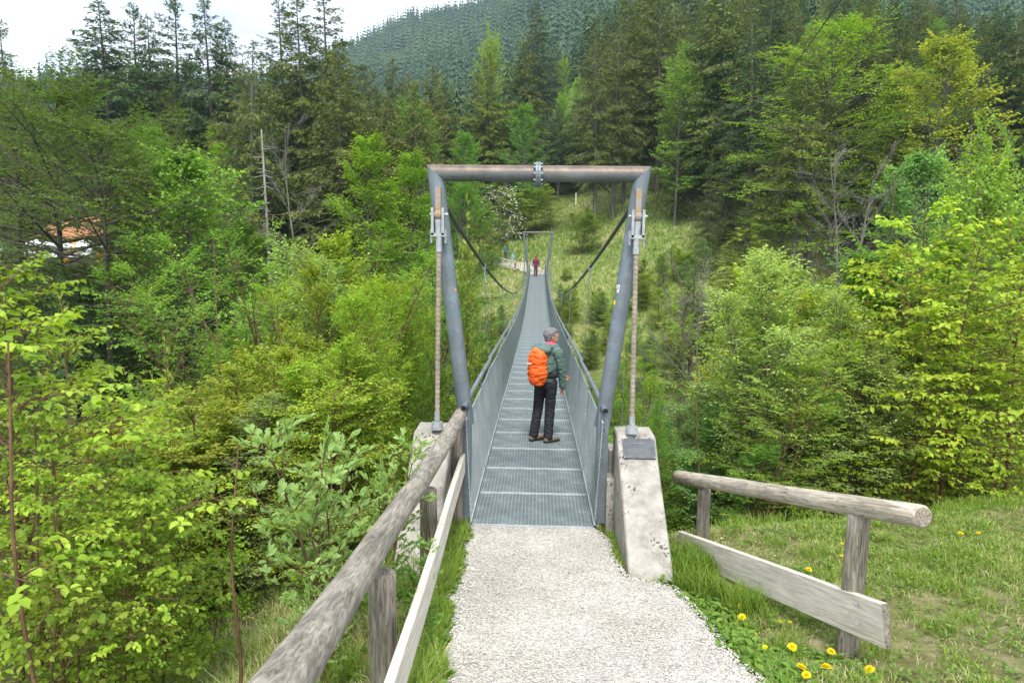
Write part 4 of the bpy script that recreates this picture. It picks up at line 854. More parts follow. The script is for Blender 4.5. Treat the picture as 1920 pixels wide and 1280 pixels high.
BT = [
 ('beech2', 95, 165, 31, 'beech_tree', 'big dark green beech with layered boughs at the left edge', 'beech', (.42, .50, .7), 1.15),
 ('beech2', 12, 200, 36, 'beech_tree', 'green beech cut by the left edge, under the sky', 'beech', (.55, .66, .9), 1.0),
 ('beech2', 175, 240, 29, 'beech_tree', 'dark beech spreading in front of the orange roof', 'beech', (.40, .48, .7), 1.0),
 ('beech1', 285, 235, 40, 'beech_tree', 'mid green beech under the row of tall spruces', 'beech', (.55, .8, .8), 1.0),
 ('maple0', 350, 285, 30, 'maple_tree', 'light green maple with a rounded crown left of the white snag', 'maple', (1.25, 1.25, 1.1), 1.0),
 ('maple0', 265, 300, 34, 'maple_tree', 'brownish green maple beside the light green one on the left', 'maple', (1.2, .9, 1.0), .8),
 ('beech1', 672, 250, 27, 'beech_tree', 'bright feathery beech left of the portal, taller of two tops', 'beech', (.85, 1.0, .8), 1.0),
 ('beech1', 752, 283, 29, 'beech_tree', 'bright feathery beech left of the portal, shorter of two tops', 'beech', (.8, 1.0, .8), .9),
 ('maple0', 870, 250, 66, 'maple_tree', 'fresh green maple behind the left part of the portal', 'maple', (.95, 1.1, .9), .8),
 ('beech0', 855, 340, 48, 'beech_tree', 'mid green layered beech seen inside the left half of the portal', 'beech', (.5, .75, .8), .8),
 ('maple0', 985, 195, 80, 'maple_tree', 'fresh green maple above the portal flange', 'maple', (.9, 1.08, .9), .75),
 ('maple1', 1052, 190, 100, 'maple_tree', 'pale green tree in the gap above the right half of the beam', 'maple', (1.5, 1.5, 1.4), .7),
 ('maple1', 1082, 160, 112, 'maple_tree', 'pale green tree below the small clearing', 'maple', (1.5, 1.5, 1.4), .8),
 ('maple1', 925, 92, 98, 'maple_tree', 'yellow-green round tree top poking out of the dark spruces', 'maple', (1.5, 1.25, .9), .6),
 ('shrub0', 965, 352, 78, 'hazel_bush', 'pale green bush under the beam beside the white blossoms', 'bush', (1.1, 1.2, 2.0), 1.9),
 ('shrub0', 1003, 345, 80, 'hazel_bush', 'wide pale green bush directly under the beam flange', 'bush', (1.1, 1.2, 2.0), 1.9),
 ('shrub2', 1035, 352, 83, 'hazel_bush', 'pale green bush under the beam, beside the bare-legged spruces', 'bush', (.9, 1.05, 1.4), 1.8),
 ('shrub0', 1092, 388, 68, 'hazel_bush', 'round green bush on the grass slope above the far portal, left half', 'bush', (.85, 1.0, .9), 1.5),
 ('shrub0', 1112, 396, 69, 'hazel_bush', 'round green bush on the grass slope above the far portal, right half', 'bush', (.85, 1.0, .9), 1.3),
 ('beech0', 1545, 32, 54, 'beech_tree', 'tall bright green beech among the dark spruces on the right', 'beech', (.95, 1.1, .8), 1.15),
 ('beech1', 1490, 95, 57, 'beech_tree', 'green beech left of the tall bright one', 'beech', (.8, .95, .8), .7),
 ('maple0', 1765, 72, 52, 'maple_tree', 'big yellow-green maple with a domed crown on the right', 'maple', (1.9, 1.28, .75), 1.2),
 ('maple0', 1740, 285, 38, 'maple_tree', 'blue-green tree under the yellow maple', 'maple', (1.1, 1.2, 1.9), 1.0),
 ('beech1', 1668, 60, 80, 'beech_tree', 'light green beech glimpsed between dark spruces left of the yellow maple', 'beech', (.9, 1.0, 1.0), .7),
 ('maple0', 1975, 150, 24, 'maple_tree', 'pale green tree cut by the right edge', 'maple', (1.2, 1.2, 1.3), .42),
 ('maple1', 1850, 355, 20, 'maple_tree', 'pale yellow-green leafy tree behind the big sapling on the right', 'maple', (1.5, 1.35, 1.2), .75),
 ('maple1', 1060, 118, 150, 'maple_tree', 'small bright yellow-green tree at the edge of the small clearing', 'maple', (1.6, 1.4, .8), .8),
]
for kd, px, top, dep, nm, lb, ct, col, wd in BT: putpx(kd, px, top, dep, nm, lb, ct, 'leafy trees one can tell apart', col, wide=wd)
for kd, px, top, dep, nm, lb, wd in [('bare0', 560, 235, 38, 'bare_tree', 'leafless brown tree behind the white snag', 1.0), ('bare0', 1575, 290, 34, 'bare_tree', 'leafless grey tree leaning out right of the thin pale spruce', 1.1),
                                     ('bare1', 1610, 320, 33, 'bare_tree', 'leafless many-stemmed tree under the bright beech', 1.1), ('bare0', 1845, 150, 50, 'bare_tree', 'leafless tree right of the yellow maple', .8),
                                     ('bare1', 1290, 520, 27, 'bare_tree', 'small leafless white-barked tree on the steep bank', 1.0), ('bare1', 1338, 540, 25, 'bare_tree', 'leafless forked white shrub right of the steep bank spruce', 1.2)]:
    putpx(kd, px, top, dep, nm, lb, 'bare tree', 'leafless trees', wide=wd)
# blossoming shrub
R = np.random.default_rng(5); bs = putpx('bare1', 940, 352, 66, 'blossom_shrub', 'white blossoming shrub at the forest edge under the beam', 'shrub', None, wide=1.3)
b = MB(); k = 420; a = R.uniform(0, 2*PI, k); rr = R.uniform(.2, 1, k)**.5*2.4; zz = R.uniform(2.5, 7.2, k); P = np.stack([np.cos(a)*rr*(1.15-zz/10), np.sin(a)*rr*(1.15-zz/10), zz], 1)
b.leaves(P, R.normal(0, 1, (k, 3)), R.normal(0, 1, (k, 3)), .12, .12, R.random(k)); M['blossom'] = leafmat('blossom', (.4, .43, .36), (.6, .62, .55), (.75, .76, .7), .2); b.build('blossom', M['blossom'], bs)
# white snag
o = tag(empty('dead_snag', (0, 0, 0)), 'bare white dead trunk with broken twigs standing left of the bright beech', 'dead tree')
T, B_ = at(490, 243, 32), at(512, 560, 32); B_[2] = ground(B_[0], B_[1])-.3
b = MB(); tt = np.linspace(0, 1, 16)[:, None]; C0 = at(503, 440, 32); P = (1-tt)**2*B_+2*tt*(1-tt)*C0+tt**2*T; b.tube(P, np.linspace(.12, .035, 16), 8); b.build('trunk', M['deadwood'], o, True)
b = MB(); R = np.random.default_rng(9); k = 62; ti = R.uniform(.3, .97, k); Q = np.stack([np.interp(ti, tt[:, 0], P[:, q]) for q in range(3)], 1); a = R.uniform(0, 2*PI, k); ln = R.uniform(.2, 1.5, k)*(1.15-ti)
D = np.stack([np.cos(a), np.sin(a), R.uniform(-.5, .1, k)], 1); E_ = Q+D*ln[:, None]; b.segs(Q, E_, .022, .012, 4); b.segs(E_, E_+D*[.4, .4, -.5]*ln[:, None], .012, .004, 3); b.build('branches', M['deadwood'], o)
# ------------------------------------------------------------------ forest on the hill: 230 nearest trees are things, the rest one mass
RF = np.random.default_rng(2024)
capx = [0, 140, 200, 300, 470, 560, 640, 700, 800, 900, 1000, 1060, 1110, 1200, 1400, 1920]
capy = [215, 190, 150, 150, 150, 130, 130, 130, 120, 105, 90, 60, -20, -60, -60, 10]
cells = []
y = 47.0
while y < 232:
    stp = 4.3 if y < 110 else 5.6
    for x in np.arange(-.88*(y+7), .86*(y+7), stp):
        cells.append((x+RF.uniform(-.45, .45)*stp, y+RF.uniform(-.45, .45)*stp))
    y += stp
cells = np.array(cells); zg = ground(cells[:, 0], cells[:, 1])
keep = []
for (x, y), g in zip(cells, zg):
    u = x/(y+7); yy = y+(.35*min(x-3, 30) if x > 3 else 0)
    me_ = smooth(46, 52, yy)*(1-smooth(84, 92, yy))*smooth(-.135, -.09, u)*(1-smooth(.16, .21, u))
    if me_ > .35 or (.18 < u < .34 and yy < 63) or (.33 < u < .44 and yy < 56) or (-.15 < u < .19 and yy < 84) or (u < -.1 and y < 50) or (u > .16 and yy < 56): continue
    if u < -.58 and y < 80: continue                                   # the campsite clearing
    if ((x-(1050-1009)/1280*177)/7)**2+((y-165)/14)**2 < .9: continue
    px, pyb, d = pix((x, y, g))
    if not -60 < px < 1980: continue
    cap = np.interp(px, capx, capy)+RF.uniform(0, 110)*(1 if d < 120 else .5)
    if (1455 < px < 1630 and 40 < d < 63) or (1670 < px < 1855 and d < 62): continue
    if 995 < px < 1110 and d < 168: cap = max(cap, 200)
    h = RF.uniform(17, 26)
    zt = CP[2]+d*(CF[2]-CU[2]*(cap-640)/FPX)                                # height of the cap at that depth
    h = min(h, zt-g)
    if h < 6: continue
    keep.append((d, x, y, g, h, px))
keep.sort(); NF = 235
R = RF
for i_, (d, x, y, g, h, px) in enumerate(keep[:NF]):
    r = R.random()
    if px < 480: reg, gr = 'left of the white snag', 'dark spruces of the wood left of the white snag'
    elif px < 805: reg, gr = 'between the white snag and the portal', 'spruces of the wood between the white snag and the portal'
    elif px < 1000: reg, gr = 'above the left half of the portal beam', 'spruces on the hillside above the left half of the beam'
    elif px < 1225: reg, gr = 'above the right half of the portal beam', 'spruces on the hillside above the right half of the beam'
    elif px < 1560: reg, gr = 'between the portal and the tall bright beech', 'spruces of the wood between the portal and the tall bright beech'
    else: reg, gr = 'right of the tall bright beech', 'spruces of the wood right of the tall bright beech'
    if r < .20:
        put('maple1' if R.random() < .5 else 'beech1', x, y, min(h*.8, 15), 'leafy_tree', 'green leafy tree among dark spruces '+reg, 'leafy tree', 'leafy trees '+reg, vc(R, (1.1, 1.15, 1.0), .2), z=g)
    else:
        kd = ['spruce0', 'spruce1', 'spruce2', 'spruce3', 'spruce_thin', 'spruce_sparse'][int(R.choice(6, p=[.22, .22, .2, .16, .12, .08]))]
        c = (OL, DK, BR, BL)[int(R.choice(4, p=[.4, .25, .2, .15]))]
        put(kd, x, y, h, SPR, 'spruce in the dense forest '+reg, 'spruce', gr, vc(R, c, .22), wide=float(R.uniform(.8, 1.2)), z=g)
def lowspruce(R, n_t, n_s, tiers, blades):
    """unit trees, as arrays: returns list of (V, F)"""
    outp = []
    for q in range(n_s):
        V = []; F = []
        for t_ in range(tiers):
            z0 = .08+.88*t_/tiers; rad = (1-z0)**.8*.17; a0 = R.uniform(0, 6)
            for j in range(blades):
                a = a0+2*PI*j/blades+R.normal(0, .2); w_ = .55*2*PI/blades; rr = rad*R.uniform(.6, 1.25); c0 = len(V)
                V += [(0, 0, z0+.10/ (1+t_*.1)), (math.cos(a-w_)*rr*.55, math.sin(a-w_)*rr*.55, z0-.005), (math.cos(a)*rr, math.sin(a)*rr, z0-.035*R.uniform(0, 1.3)), (math.cos(a+w_)*rr*.55, math.sin(a+w_)*rr*.55, z0-.005)]
                F += [(c0, c0+1, c0+2, c0+3)]
        outp.append((np.array(V), np.array(F)))
    return outp
def mass(name, pts, protos, R, mat, label_kind='stuff'):
    b = MB()
    for (x, y, g, h, tint) in pts:
        V, F = protos[R.integers(len(protos))]; a = R.uniform(0, 6); c, s = math.cos(a), math.sin(a); wd = R.uniform(.85, 1.3)*h
        Vt = np.stack([(V[:, 0]*c-V[:, 1]*s)*wd+x, (V[:, 0]*s+V[:, 1]*c)*wd+y, V[:, 2]*h+g-.5], 1)
        b.add(Vt, F, np.clip(tint+R.normal(0, .16, len(F)), 0, 1))
    return tag(b.build(name, mat), kind='stuff')
mid = lowspruce(RF, 0, 8, 22, 13)
mass('hill_forest', [(x, y, g, h, RF.uniform(.25, .8)) for (d, x, y, g, h, px) in keep[NF:]], mid, RF, M['farspruce'])
print('forest', len(keep))
# far mountainside
far = lowspruce(RF, 0, 8, 6, 6); pts = []
Y = RF.uniform(240, 1000, 60000)**1.0; Uu = RF.uniform(-.85, .80, 60000); acc = RF.random(60000) < (Y/1000)*.75+.1
Y, Uu = Y[acc], Uu[acc]; X = Uu*(Y+7); yp = np.interp(Uu, [-.5, -.2], [480, 900]); ok = (Y < yp*1.04); X, Y, Uu = X[ok], Y[ok], Uu[ok]
Gz = ground(X, Y); tint = np.clip(.42+.75*vnoise(X, Y, 110, 51)+.7*vnoise(X, Y, 28, 52), 0, 1)
gap = vnoise(X, Y, 70, 53)
n_f = 0
for x, y, g, tn, gp in zip(X, Y, Gz, tint, gap):
    px = 960+1280*math.tan(math.atan2(x, y+7)-CYAW)
    if not -80 < px < 2000: continue
    if px > 1180 and y > 600: continue
    if gp > .36: continue
    pts.append((x, y, g, RF.uniform(11, 27), float(np.clip(tn+RF.normal(0, .15), 0, 1)))); n_f += 1
mass('mountain_forest', pts, far, RF, M['farspruce']); print('mountain', n_f)
# ------------------------------------------------------------------ undergrowth and saplings in the ravine
RU = np.random.default_rng(99)
def fill(n, pxr, dr, tops, kinds, name, label, cat, group, color, jit=90, hmin=1.2, hmax=8.5, cj=.16, wide=(.85, 1.25), up=0):
    made = 0; tries = 0
    while made < n and tries < n*12:
        tries += 1
        px = RU.uniform(*pxr); dep = dr[0]+(dr[1]-dr[0])*RU.random()**.8; top = np.interp(px, tops[0], tops[1])+abs(RU.normal(0, jit))-up
        if px < 225 and dep > 24: top = max(top, 500)
        P = at(px, top, dep); x, y = float(P[0]), float(P[1]); g = float(ground(x, y)); h = float(P[2]-g)
        if -1.35 < x < 1.6 and y < .6: continue
        if y < .2 and x > 1.3: continue
        if h < hmin: continue
        if h > hmax: h = hmax*RU.uniform(.75, 1)
        kd = kinds[RU.integers(len(kinds))]
        rf = {'shrub0': .50, 'shrub1': .44, 'shrub2': .50, 'rowan0': .38, 'maple0': .36, 'beech0': .42, 'beech1': .36, 'spruce_full': .24}.get(kd, .4)
        wd = float(RU.uniform(*wide))*min(1.6, max(1, (5.0/h)**.5))
        if 0 < y < 57 and abs(x)-rf*h*wd < .95:
            wm = (abs(x)-.95)/(rf*h)
            if wm > .42: wd = wm
            else:
                h = min(h, float(deckz(y))-.3-g)
                if h < 1.0: continue
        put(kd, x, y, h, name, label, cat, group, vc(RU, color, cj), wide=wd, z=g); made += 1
    if made < n: print('fill short', label, made, n)
# far side of the ravine, left: woodland edge
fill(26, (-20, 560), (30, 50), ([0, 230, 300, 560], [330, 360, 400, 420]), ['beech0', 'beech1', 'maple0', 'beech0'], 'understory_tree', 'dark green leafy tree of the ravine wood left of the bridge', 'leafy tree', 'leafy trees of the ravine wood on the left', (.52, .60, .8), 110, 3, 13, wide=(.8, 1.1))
fill(18, (-20, 560), (26, 48), ([0, 230, 560], [430, 470, 470]), ['spruce_full', 'spruce3', 'spruce_full'], 'understory_spruce', 'small dark spruce in the ravine left of the bridge', 'spruce', 'small spruces in the ravine on the left', DK, 90, 3, 12)
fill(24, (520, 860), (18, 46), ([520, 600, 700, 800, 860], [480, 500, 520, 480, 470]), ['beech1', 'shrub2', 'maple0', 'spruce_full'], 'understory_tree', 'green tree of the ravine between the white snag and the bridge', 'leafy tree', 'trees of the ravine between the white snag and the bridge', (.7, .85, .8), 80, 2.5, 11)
# left of the bridge: bright thicket
fill(24, (520, 700), (9, 15), ([520, 560, 620, 700], [440, 392, 430, 520]), ['shrub1', 'rowan0', 'shrub0'], 'willow_bush', 'tall fresh green bush behind the log railing, below the white snag', 'bush', 'tall fresh green bushes below the white snag', (1.0, 1.05, .75), 60, 2, 11.5)
fill(42, (600, 880), (7, 17), ([600, 700, 760, 880], [560, 500, 470, 560]), ['shrub2', 'shrub0', 'shrub2', 'rowan0'], 'hazel_bush', 'bright green bush close to the left handrail of the bridge', 'bush', 'bright green bushes close to the left handrail', (1.05, 1.08, .85), 80, 1.5, 11)
fill(34, (220, 620), (6.5, 12), ([220, 330, 420, 500, 620], [760, 740, 660, 640, 620]), ['shrub0', 'shrub2', 'shrub0', 'shrub1'], 'hazel_bush', 'yellow-green bush in the dip beyond the near saplings on the left', 'bush', 'yellow-green bushes in the dip on the left', (1.15, 1.05, .9), 90, 1.2, 8)
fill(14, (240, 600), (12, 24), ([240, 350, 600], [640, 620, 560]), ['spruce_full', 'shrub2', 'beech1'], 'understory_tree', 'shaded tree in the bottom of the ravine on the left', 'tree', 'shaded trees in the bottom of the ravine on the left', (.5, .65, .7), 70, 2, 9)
# right of the bridge
fill(40, (1130, 1420), (8, 20), ([1130, 1200, 1260, 1420], [600, 560, 690, 690]), ['rowan0', 'shrub1', 'rowan0', 'shrub2'], 'rowan_sapling', 'slender fine-leaved sapling between the bridge and the short railing', 'sapling', 'slender fine-leaved saplings right of the bridge', (.85, 1.0, .9), 80, 1.5, 9)
fill(22, (1080, 1420), (20, 40), ([1080, 1200, 1300, 1420], [580, 560, 630, 640]), ['shrub2', 'shrub0', 'rowan0'], 'hazel_bush', 'green bush on the far flank of the ravine right of the bridge', 'bush', 'green bushes on the far flank right of the bridge', (.9, 1.0, .9), 70, 1.2, 6)
fill(22, (1400, 1640), (8, 18), ([1400, 1430, 1490, 1560, 1640], [600, 470, 440, 470, 520]), ['shrub1', 'rowan0', 'shrub1', 'shrub2'], 'willow_bush', 'light green willow bush left of the big-leaved sapling on the right', 'bush', 'light green willow bushes on the right', (1.25, 1.2, .85), 90, 1.5, 9)
fill(30, (1600, 1960), (10, 24), ([1600, 1760, 1960], [470, 430, 380]), ['shrub2', 'maple0', 'beech1', 'shrub0'], 'hazel_bush', 'green bush behind the big-leaved sapling at the right edge', 'bush', 'green bushes behind the big-leaved sapling', (.8, .95, .8), 90, 1.5, 9)
fill(8, (1240, 1900), (7.5, 12), ([1240, 1900], [760, 760]), ['yspruce1', 'yspruce0'], 'young_spruce', 'small bright spruce low behind the short railing', 'spruce', 'small spruces low behind the short railing', (1.3, 1.35, .9), 60, 1.0, 5)
fill(6, (1180, 1560), (12, 22), ([1180, 1560], [640, 620]), ['thicket', 'bare1'], 'bare_shrub', 'leafless brown shrub in the thicket right of the bridge', 'shrub', 'leafless shrubs right of the bridge', (1, 1, 1), 80, 1.5, 7)
fill(7, (330, 860), (11, 18), ([330, 860], [640, 560]), ['thicket', 'thicket', 'bare1'], 'bare_shrub', 'leafless brown shrub in the thicket left of the bridge', 'shrub', 'leafless shrubs left of the bridge', (1, 1, 1), 80, 1.5, 7)
# far slope around the far portal
fill(40, (1030, 1300), (44, 64), ([1040, 1120, 1260], [480, 500, 450]), ['shrub2', 'shrub0', 'shrub1'], 'meadow_bush', 'low bush on the grass slope right of the far portal', 'bush', 'low bushes right of the far portal', (1.0, 1.1, .9), 40, .6, 3.2)
fill(16, (860, 1000), (40, 56), ([860, 1000], [520, 545]), ['shrub2', 'shrub0', 'shrub1'], 'meadow_bush', 'low bush on the bank left of the far end of the bridge', 'bush', 'low bushes left of the far portal', (.9, 1.0, .9), 40, .6, 3)
fill(16, (830, 960), (62, 90), ([830, 960], [330, 400]), ['maple0', 'shrub0', 'beech1'], 'forest_edge_tree', 'green tree at the forest edge left of the far portal', 'leafy tree', 'green trees at the forest edge left of the far portal', (.7, .9, .9), 40, 2, 12)
fill(14, (1180, 1500), (50, 70), ([1180, 1500], [440, 400]), ['shrub0', 'spruce_full', 'shrub1'], 'meadow_bush', 'low bush or little spruce at the forest foot right of the portal', 'bush', 'low bushes at the forest foot right of the portal', (.9, 1.0, .9), 30, .8, 4)
# ---- near saplings with big leaves, left
SL = [('sapling0', 30, 470, 4.0), ('sapling0', 100, 575, 4.6), ('sapling0', -40, 540, 3.6), ('sapling1', 30, 760, 3.6), ('sapling2', 120, 850, 4.0), ('sapling1', 220, 850, 4.7),
      ('sapling2', 260, 850, 4.2), ('sapling1', 315, 880, 5.0), ('sapling2', 190, 930, 3.7), ('sapling0', 70, 860, 3.3), ('sapling1', 400, 880, 6.4),
      ('sapling1', 120, 1020, 3.4), ('sapling0', 320, 800, 6.6), ('sapling1', 470, 870, 6.6), ('sapling2', 0, 960, 3.1), ('sapling0', 250, 790, 5.8), ('sapling2', 370, 960, 5.2), ('sapling0', 170, 740, 6.2)]
for kd, px, top, dep in SL:
    putpx(kd, px, top, dep, 'beech_sapling', 'big-leaved young sapling on the steep bank left of the log railing', 'sapling', 'big-leaved saplings left of the log railing', vc(RU, (.95, 1.0, .9), .18), wide=float(RU.uniform(.85, 1.15)), hmax=6.5)
for kd, px, top, dep, wd in [('willow', 628, 795, 4.1, .95), ('willow', 565, 850, 4.6, .9), ('willow', 705, 835, 4.6, .75), ('willow', 590, 1075, 3.6, .6)]:
    putpx(kd, px, top, dep, 'willow_shrub', 'pale grey-green oval-leaved shrub growing behind the log railing', 'shrub', 'pale oval-leaved shrubs behind the log railing', (1, 1, 1), wide=wd, hmax=3)
P = at(775, 985, 4.3); put('willow', P[0], P[1], .70, 'willow_shrub', 'leafy shoot poking through the log railing above the pale board', 'shrub', None, (.8, .95, .7), wide=.8)
# right
SR = [('sapling0', 1760, 365, 9.5), ('sapling0', 1700, 450, 9.2), ('sapling1', 1810, 440, 8.8), ('sapling0', 1860, 520, 9.8), ('sapling1', 1640, 560, 9.6), ('sapling0', 1600, 700, 9.4), ('sapling1', 1900, 560, 8.8), ('sapling0', 1730, 600, 8.8), ('sapling1', 1580, 590, 10.8),
      ('sapling0', 1820, 650, 9.0), ('sapling1', 1680, 700, 9.0), ('sapling0', 1780, 740, 8.7), ('sapling1', 1880, 720, 8.9), ('sapling0', 1620, 800, 9.1), ('sapling1', 1540, 740, 10.0), ('sapling0', 1940, 480, 9.4), ('sapling1', 1500, 680, 11), ('sapling0', 1720, 520, 10.8)]
for kd, px, top, dep in SR:
    putpx(kd, px, top, dep, 'beech_sapling', 'bright yellow-green big-leaved sapling behind the grass at the right', 'sapling', 'bright big-leaved saplings at the right', vc(RU, (1.12, 1.10, .9), .15), wide=float(RU.uniform(.9, 1.2)), hmax=8)
for px, top, dep in [(876, 392, 12), (520, 575, 9.5), (115, 560, 7.5), (310, 655, 9), (1340, 640, 12)]:
    putpx('yspruce1' if px in (876,) else 'yspruce0', px, top, dep, 'young_spruce', {876: 'yellow-green young spruce with a long leader behind the left portal leg', 520: 'young spruce tip in the thicket under the white snag', 115: 'young spruce among the big-leaved saplings at the left', 310: 'young spruce with a star-shaped tip in the ravine on the left', 1340: 'young spruce in the thicket between bridge and short railing'}[px], 'spruce', None, (1.9, 1.8, 1.0), hmax=7.5, wide=.45 if px == 876 else .8)
# tall bare stems
for px, top, px2, bot, dep, lab in [(15, 640, 45, 1290, 2.9, 'tall brown stem at the left edge in front of the saplings'), (447, 830, 425, 1230, 4.0, 'thin brown bare stem standing on the grass left of the log railing'), (400, 445, 420, 690, 7.5, 'tall budding twig sticking up over the dark ravine'), (1680, 320, 1672, 480, 9.8, 'brown budding shoot above the big-leaved sapling on the right'),
                                     (1308, 660, 1318, 860, 8.6, 'straight brown sapling stem behind the left post of the short railing')]:
    A, B_ = at(px, top, dep), at(px2, bot, dep); g = float(ground(B_[0], B_[1])); B_[2] = min(B_[2], g-.05)
    o = tag(empty('bare_sapling', B_), lab, 'stem'); b = MB(); t_ = np.linspace(0, 1, 12)[:, None]; Q = (A-B_)*t_+np.c_[.03*np.sin(t_*6), .03*np.cos(t_*5), t_*0]*(1-t_)*2
    b.tube(Q, np.linspace(.013, .004, 12), 6); b.build('stem', M['stem'], o, True)
    b = MB(); R = np.random.default_rng(int(px)); k = 12; ti = R.uniform(.35, .98, k); q = np.stack([np.interp(ti, t_[:, 0], Q[:, i]) for i in range(3)], 1); a = R.uniform(0, 6.28, k); L_ = R.uniform(.06, .25, k)
    b.segs(q, q+np.stack([np.cos(a), np.sin(a), R.uniform(.5, 1.2, k)], 1)*L_[:, None], .003, .0015, 4); b.build('twigs', M['stem'], o)
print(COUNT, sum(COUNT.values()))
# ------------------------------------------------------------------ grass
RG = np.random.default_rng(404); SOIL = hit(1850, 1200); SOIL2 = hit(1700, 1040)
def blades(b, x, y, z, h, w, var, R, lean=.5):
    k = len(x); a = R.uniform(0, 2*PI, k); ca, sa = np.cos(a), np.sin(a); l = lean*R.uniform(.2, 1.3, k)*h; B = np.stack([x, y, z-.02], 1)
    S = np.stack([-sa, ca, ca*0], 1)*(w/2)[:, None]; D = np.stack([ca, sa, ca*0], 1)
    M1 = B+D*(l*.3)[:, None]+np.array([0, 0, 1])*(h*.6)[:, None]; T = B+D*l[:, None]+np.array([0, 0, 1])*h[:, None]*R.uniform(.75, 1, k)[:, None]
    v = np.stack([B-S, B+S, M1+S*.8, M1-S*.8, T], 1).reshape(-1, 3); o = np.arange(k)[:, None]*5
    n0 = b.n; b.add(v, o+np.array([[0, 1, 2, 3]]), var); b.f.append((o+np.array([[3, 2, 4]])+n0, np.asarray(var, np.float32), 0))
def turf(n, xr, yr, R, test, hs=(.04, .12)):
    x = R.uniform(*xr, n); y = R.uniform(*yr, n); ok = test(x, y); x, y = x[ok], y[ok]
    k = len(x); tall = np.clip(.5+1.3*vnoise(x, y, .6, 61)+.8*vnoise(x, y, .17, 62), 0, 1.4); bald = vnoise(x, y, .9, 63)+.6*vnoise(x, y, .25, 64)
    soil = np.exp(-((x-SOIL[0])/.9)**2-((y-SOIL[1])/.55)**2)+.6*np.exp(-((x-SOIL2[0])/.22)**2-((y-SOIL2[1])/.15)**2); bald = bald+soil*.6
    keep = R.random(k) < np.clip(1.0-np.clip(bald-.14, 0, 1)*2.6, .10, 1); x, y, tall, bald = x[keep], y[keep], tall[keep], bald[keep]; k = len(x)
    h = (hs[0]+(hs[1]-hs[0])*tall)*R.uniform(.6, 1.4, k); dry = R.random(k) < np.clip(.42+.9*vnoise(x, y, 1.1, 65)+.5*bald, .12, .9)
    var = np.where(dry, R.uniform(.8, 1, k), np.clip(R.normal(.38, .18, k)-.25*vnoise(x, y, .5, 66), 0, .72))
    return x, y, ground(x, y), h, np.where(dry, .0048, .005)*R.uniform(.7, 1.5, k), var, dry
def offpath(x, y):
    l, r = pathedge(y); return ((x > r+.0) | (x < l-.0) | (y > .02)) & ~((x > .84) & (x < 1.22) & (y > -1.2) & (y < .4)) & ~((x < -.84) & (x > -1.22) & (y > -1.0) & (y < .4)) & ~((abs(x) < .8) & (y > -.02))
b = MB()
for n, xr, yr, hs in ((210000, (.9, 7.5), (-4.6, 2.2), (.025, .085)), (70000, (-4.2, -.4), (-5.5, 1.2), (.05, .16)), (50000, (4, 9.5), (-4, 3), (.04, .10))):
    x, y, z, h, w, var, dry = turf(n, xr, yr, RG, offpath, hs); h = np.where(x < -.4, h*1.3, h); blades(b, x, y, z, np.where(dry, h*.8, h), w*1.1, var, RG, .8)
# long tufts by posts, block and path edge
def tuft(cx, cy, rad, n, hh, v0=.35):
    a = RG.uniform(0, 2*PI, n); r = rad*RG.random(n)**.6; x = cx+r*np.cos(a); y = cy+r*np.sin(a); ok = offpath(x, y) | (RG.random(n) < .12)
    x, y = x[ok], y[ok]; blades(b, x, y, ground(x, y), hh*RG.uniform(.45, 1.1, len(x)), np.full(len(x), .006), np.clip(RG.normal(v0, .12, len(x)), 0, .75), RG, .55)
for P in [(1.36, -1.05), (1.36, -1.3), (1.44, -1.5), (1.55, -.7), (1.64, -1.8), (1.5, -1.0), (1.35, -.75)]: tuft(P[0], P[1], .16, 420, .26, .2)
for yq in np.arange(-4.9, -.1, .16):
    l, r = pathedge(np.array([yq])); tuft(l[0]-.10, yq, .11, 240, .17+.08*RG.random(), .42)
    if yq < -1.5: tuft(r[0]+.10, yq, .12, 120, .11, .4)
for yq in np.arange(-.95, -.05, .12): tuft(.80, yq, .045, 70, .10, .45)
for P in [(-.72, -.1), (-.68, .0), (.70, -.02), (-.70, -.25)]: tuft(P[0], P[1], .07, 110, .15, .4)
for yq in np.arange(-4, 1.4, .3):
    for xq in np.arange(1.6, 8, .55): 
        if RG.random() < .5: tuft(xq+RG.uniform(-.2, .2), yq+RG.uniform(-.1, .1), .13, 90, .13+.05*RG.random(), .4)
for q in range(70):
    tuft(RG.uniform(1.6, 8.5), RG.uniform(.3, 1.6), .2, 110, .24, .45)
for q in range(70): tuft(RG.uniform(-3.6, -1.0), RG.uniform(-4.5, .8), .15, 120, .27, .36)
tag(b.build('grass', M['grass']), kind='stuff')
bl = MB(); n = 70; y = RG.uniform(-4.2, -.1, n); l, r = pathedge(y); x = l+(r-l)*RG.uniform(0, 1, n); D = np.stack([RG.normal(0, 1, n), RG.normal(0, 1, n), RG.uniform(-.1, .2, n)], 1)
bl.leaves(np.stack([x, y, pathz(y)+.026], 1), D, np.array([[0, 0, 1.]])+RG.normal(0, .2, (n, 3)), RG.uniform(.012, .045, n), RG.uniform(.003, .012, n), RG.random(n), 0, fold=.3)
tag(bl.build('leaf_litter', surf('dry_leaf', [(.3, (.10, .05, .025)), (.7, (.30, .19, .10))], 20, 3, .9, 0)), kind='stuff')
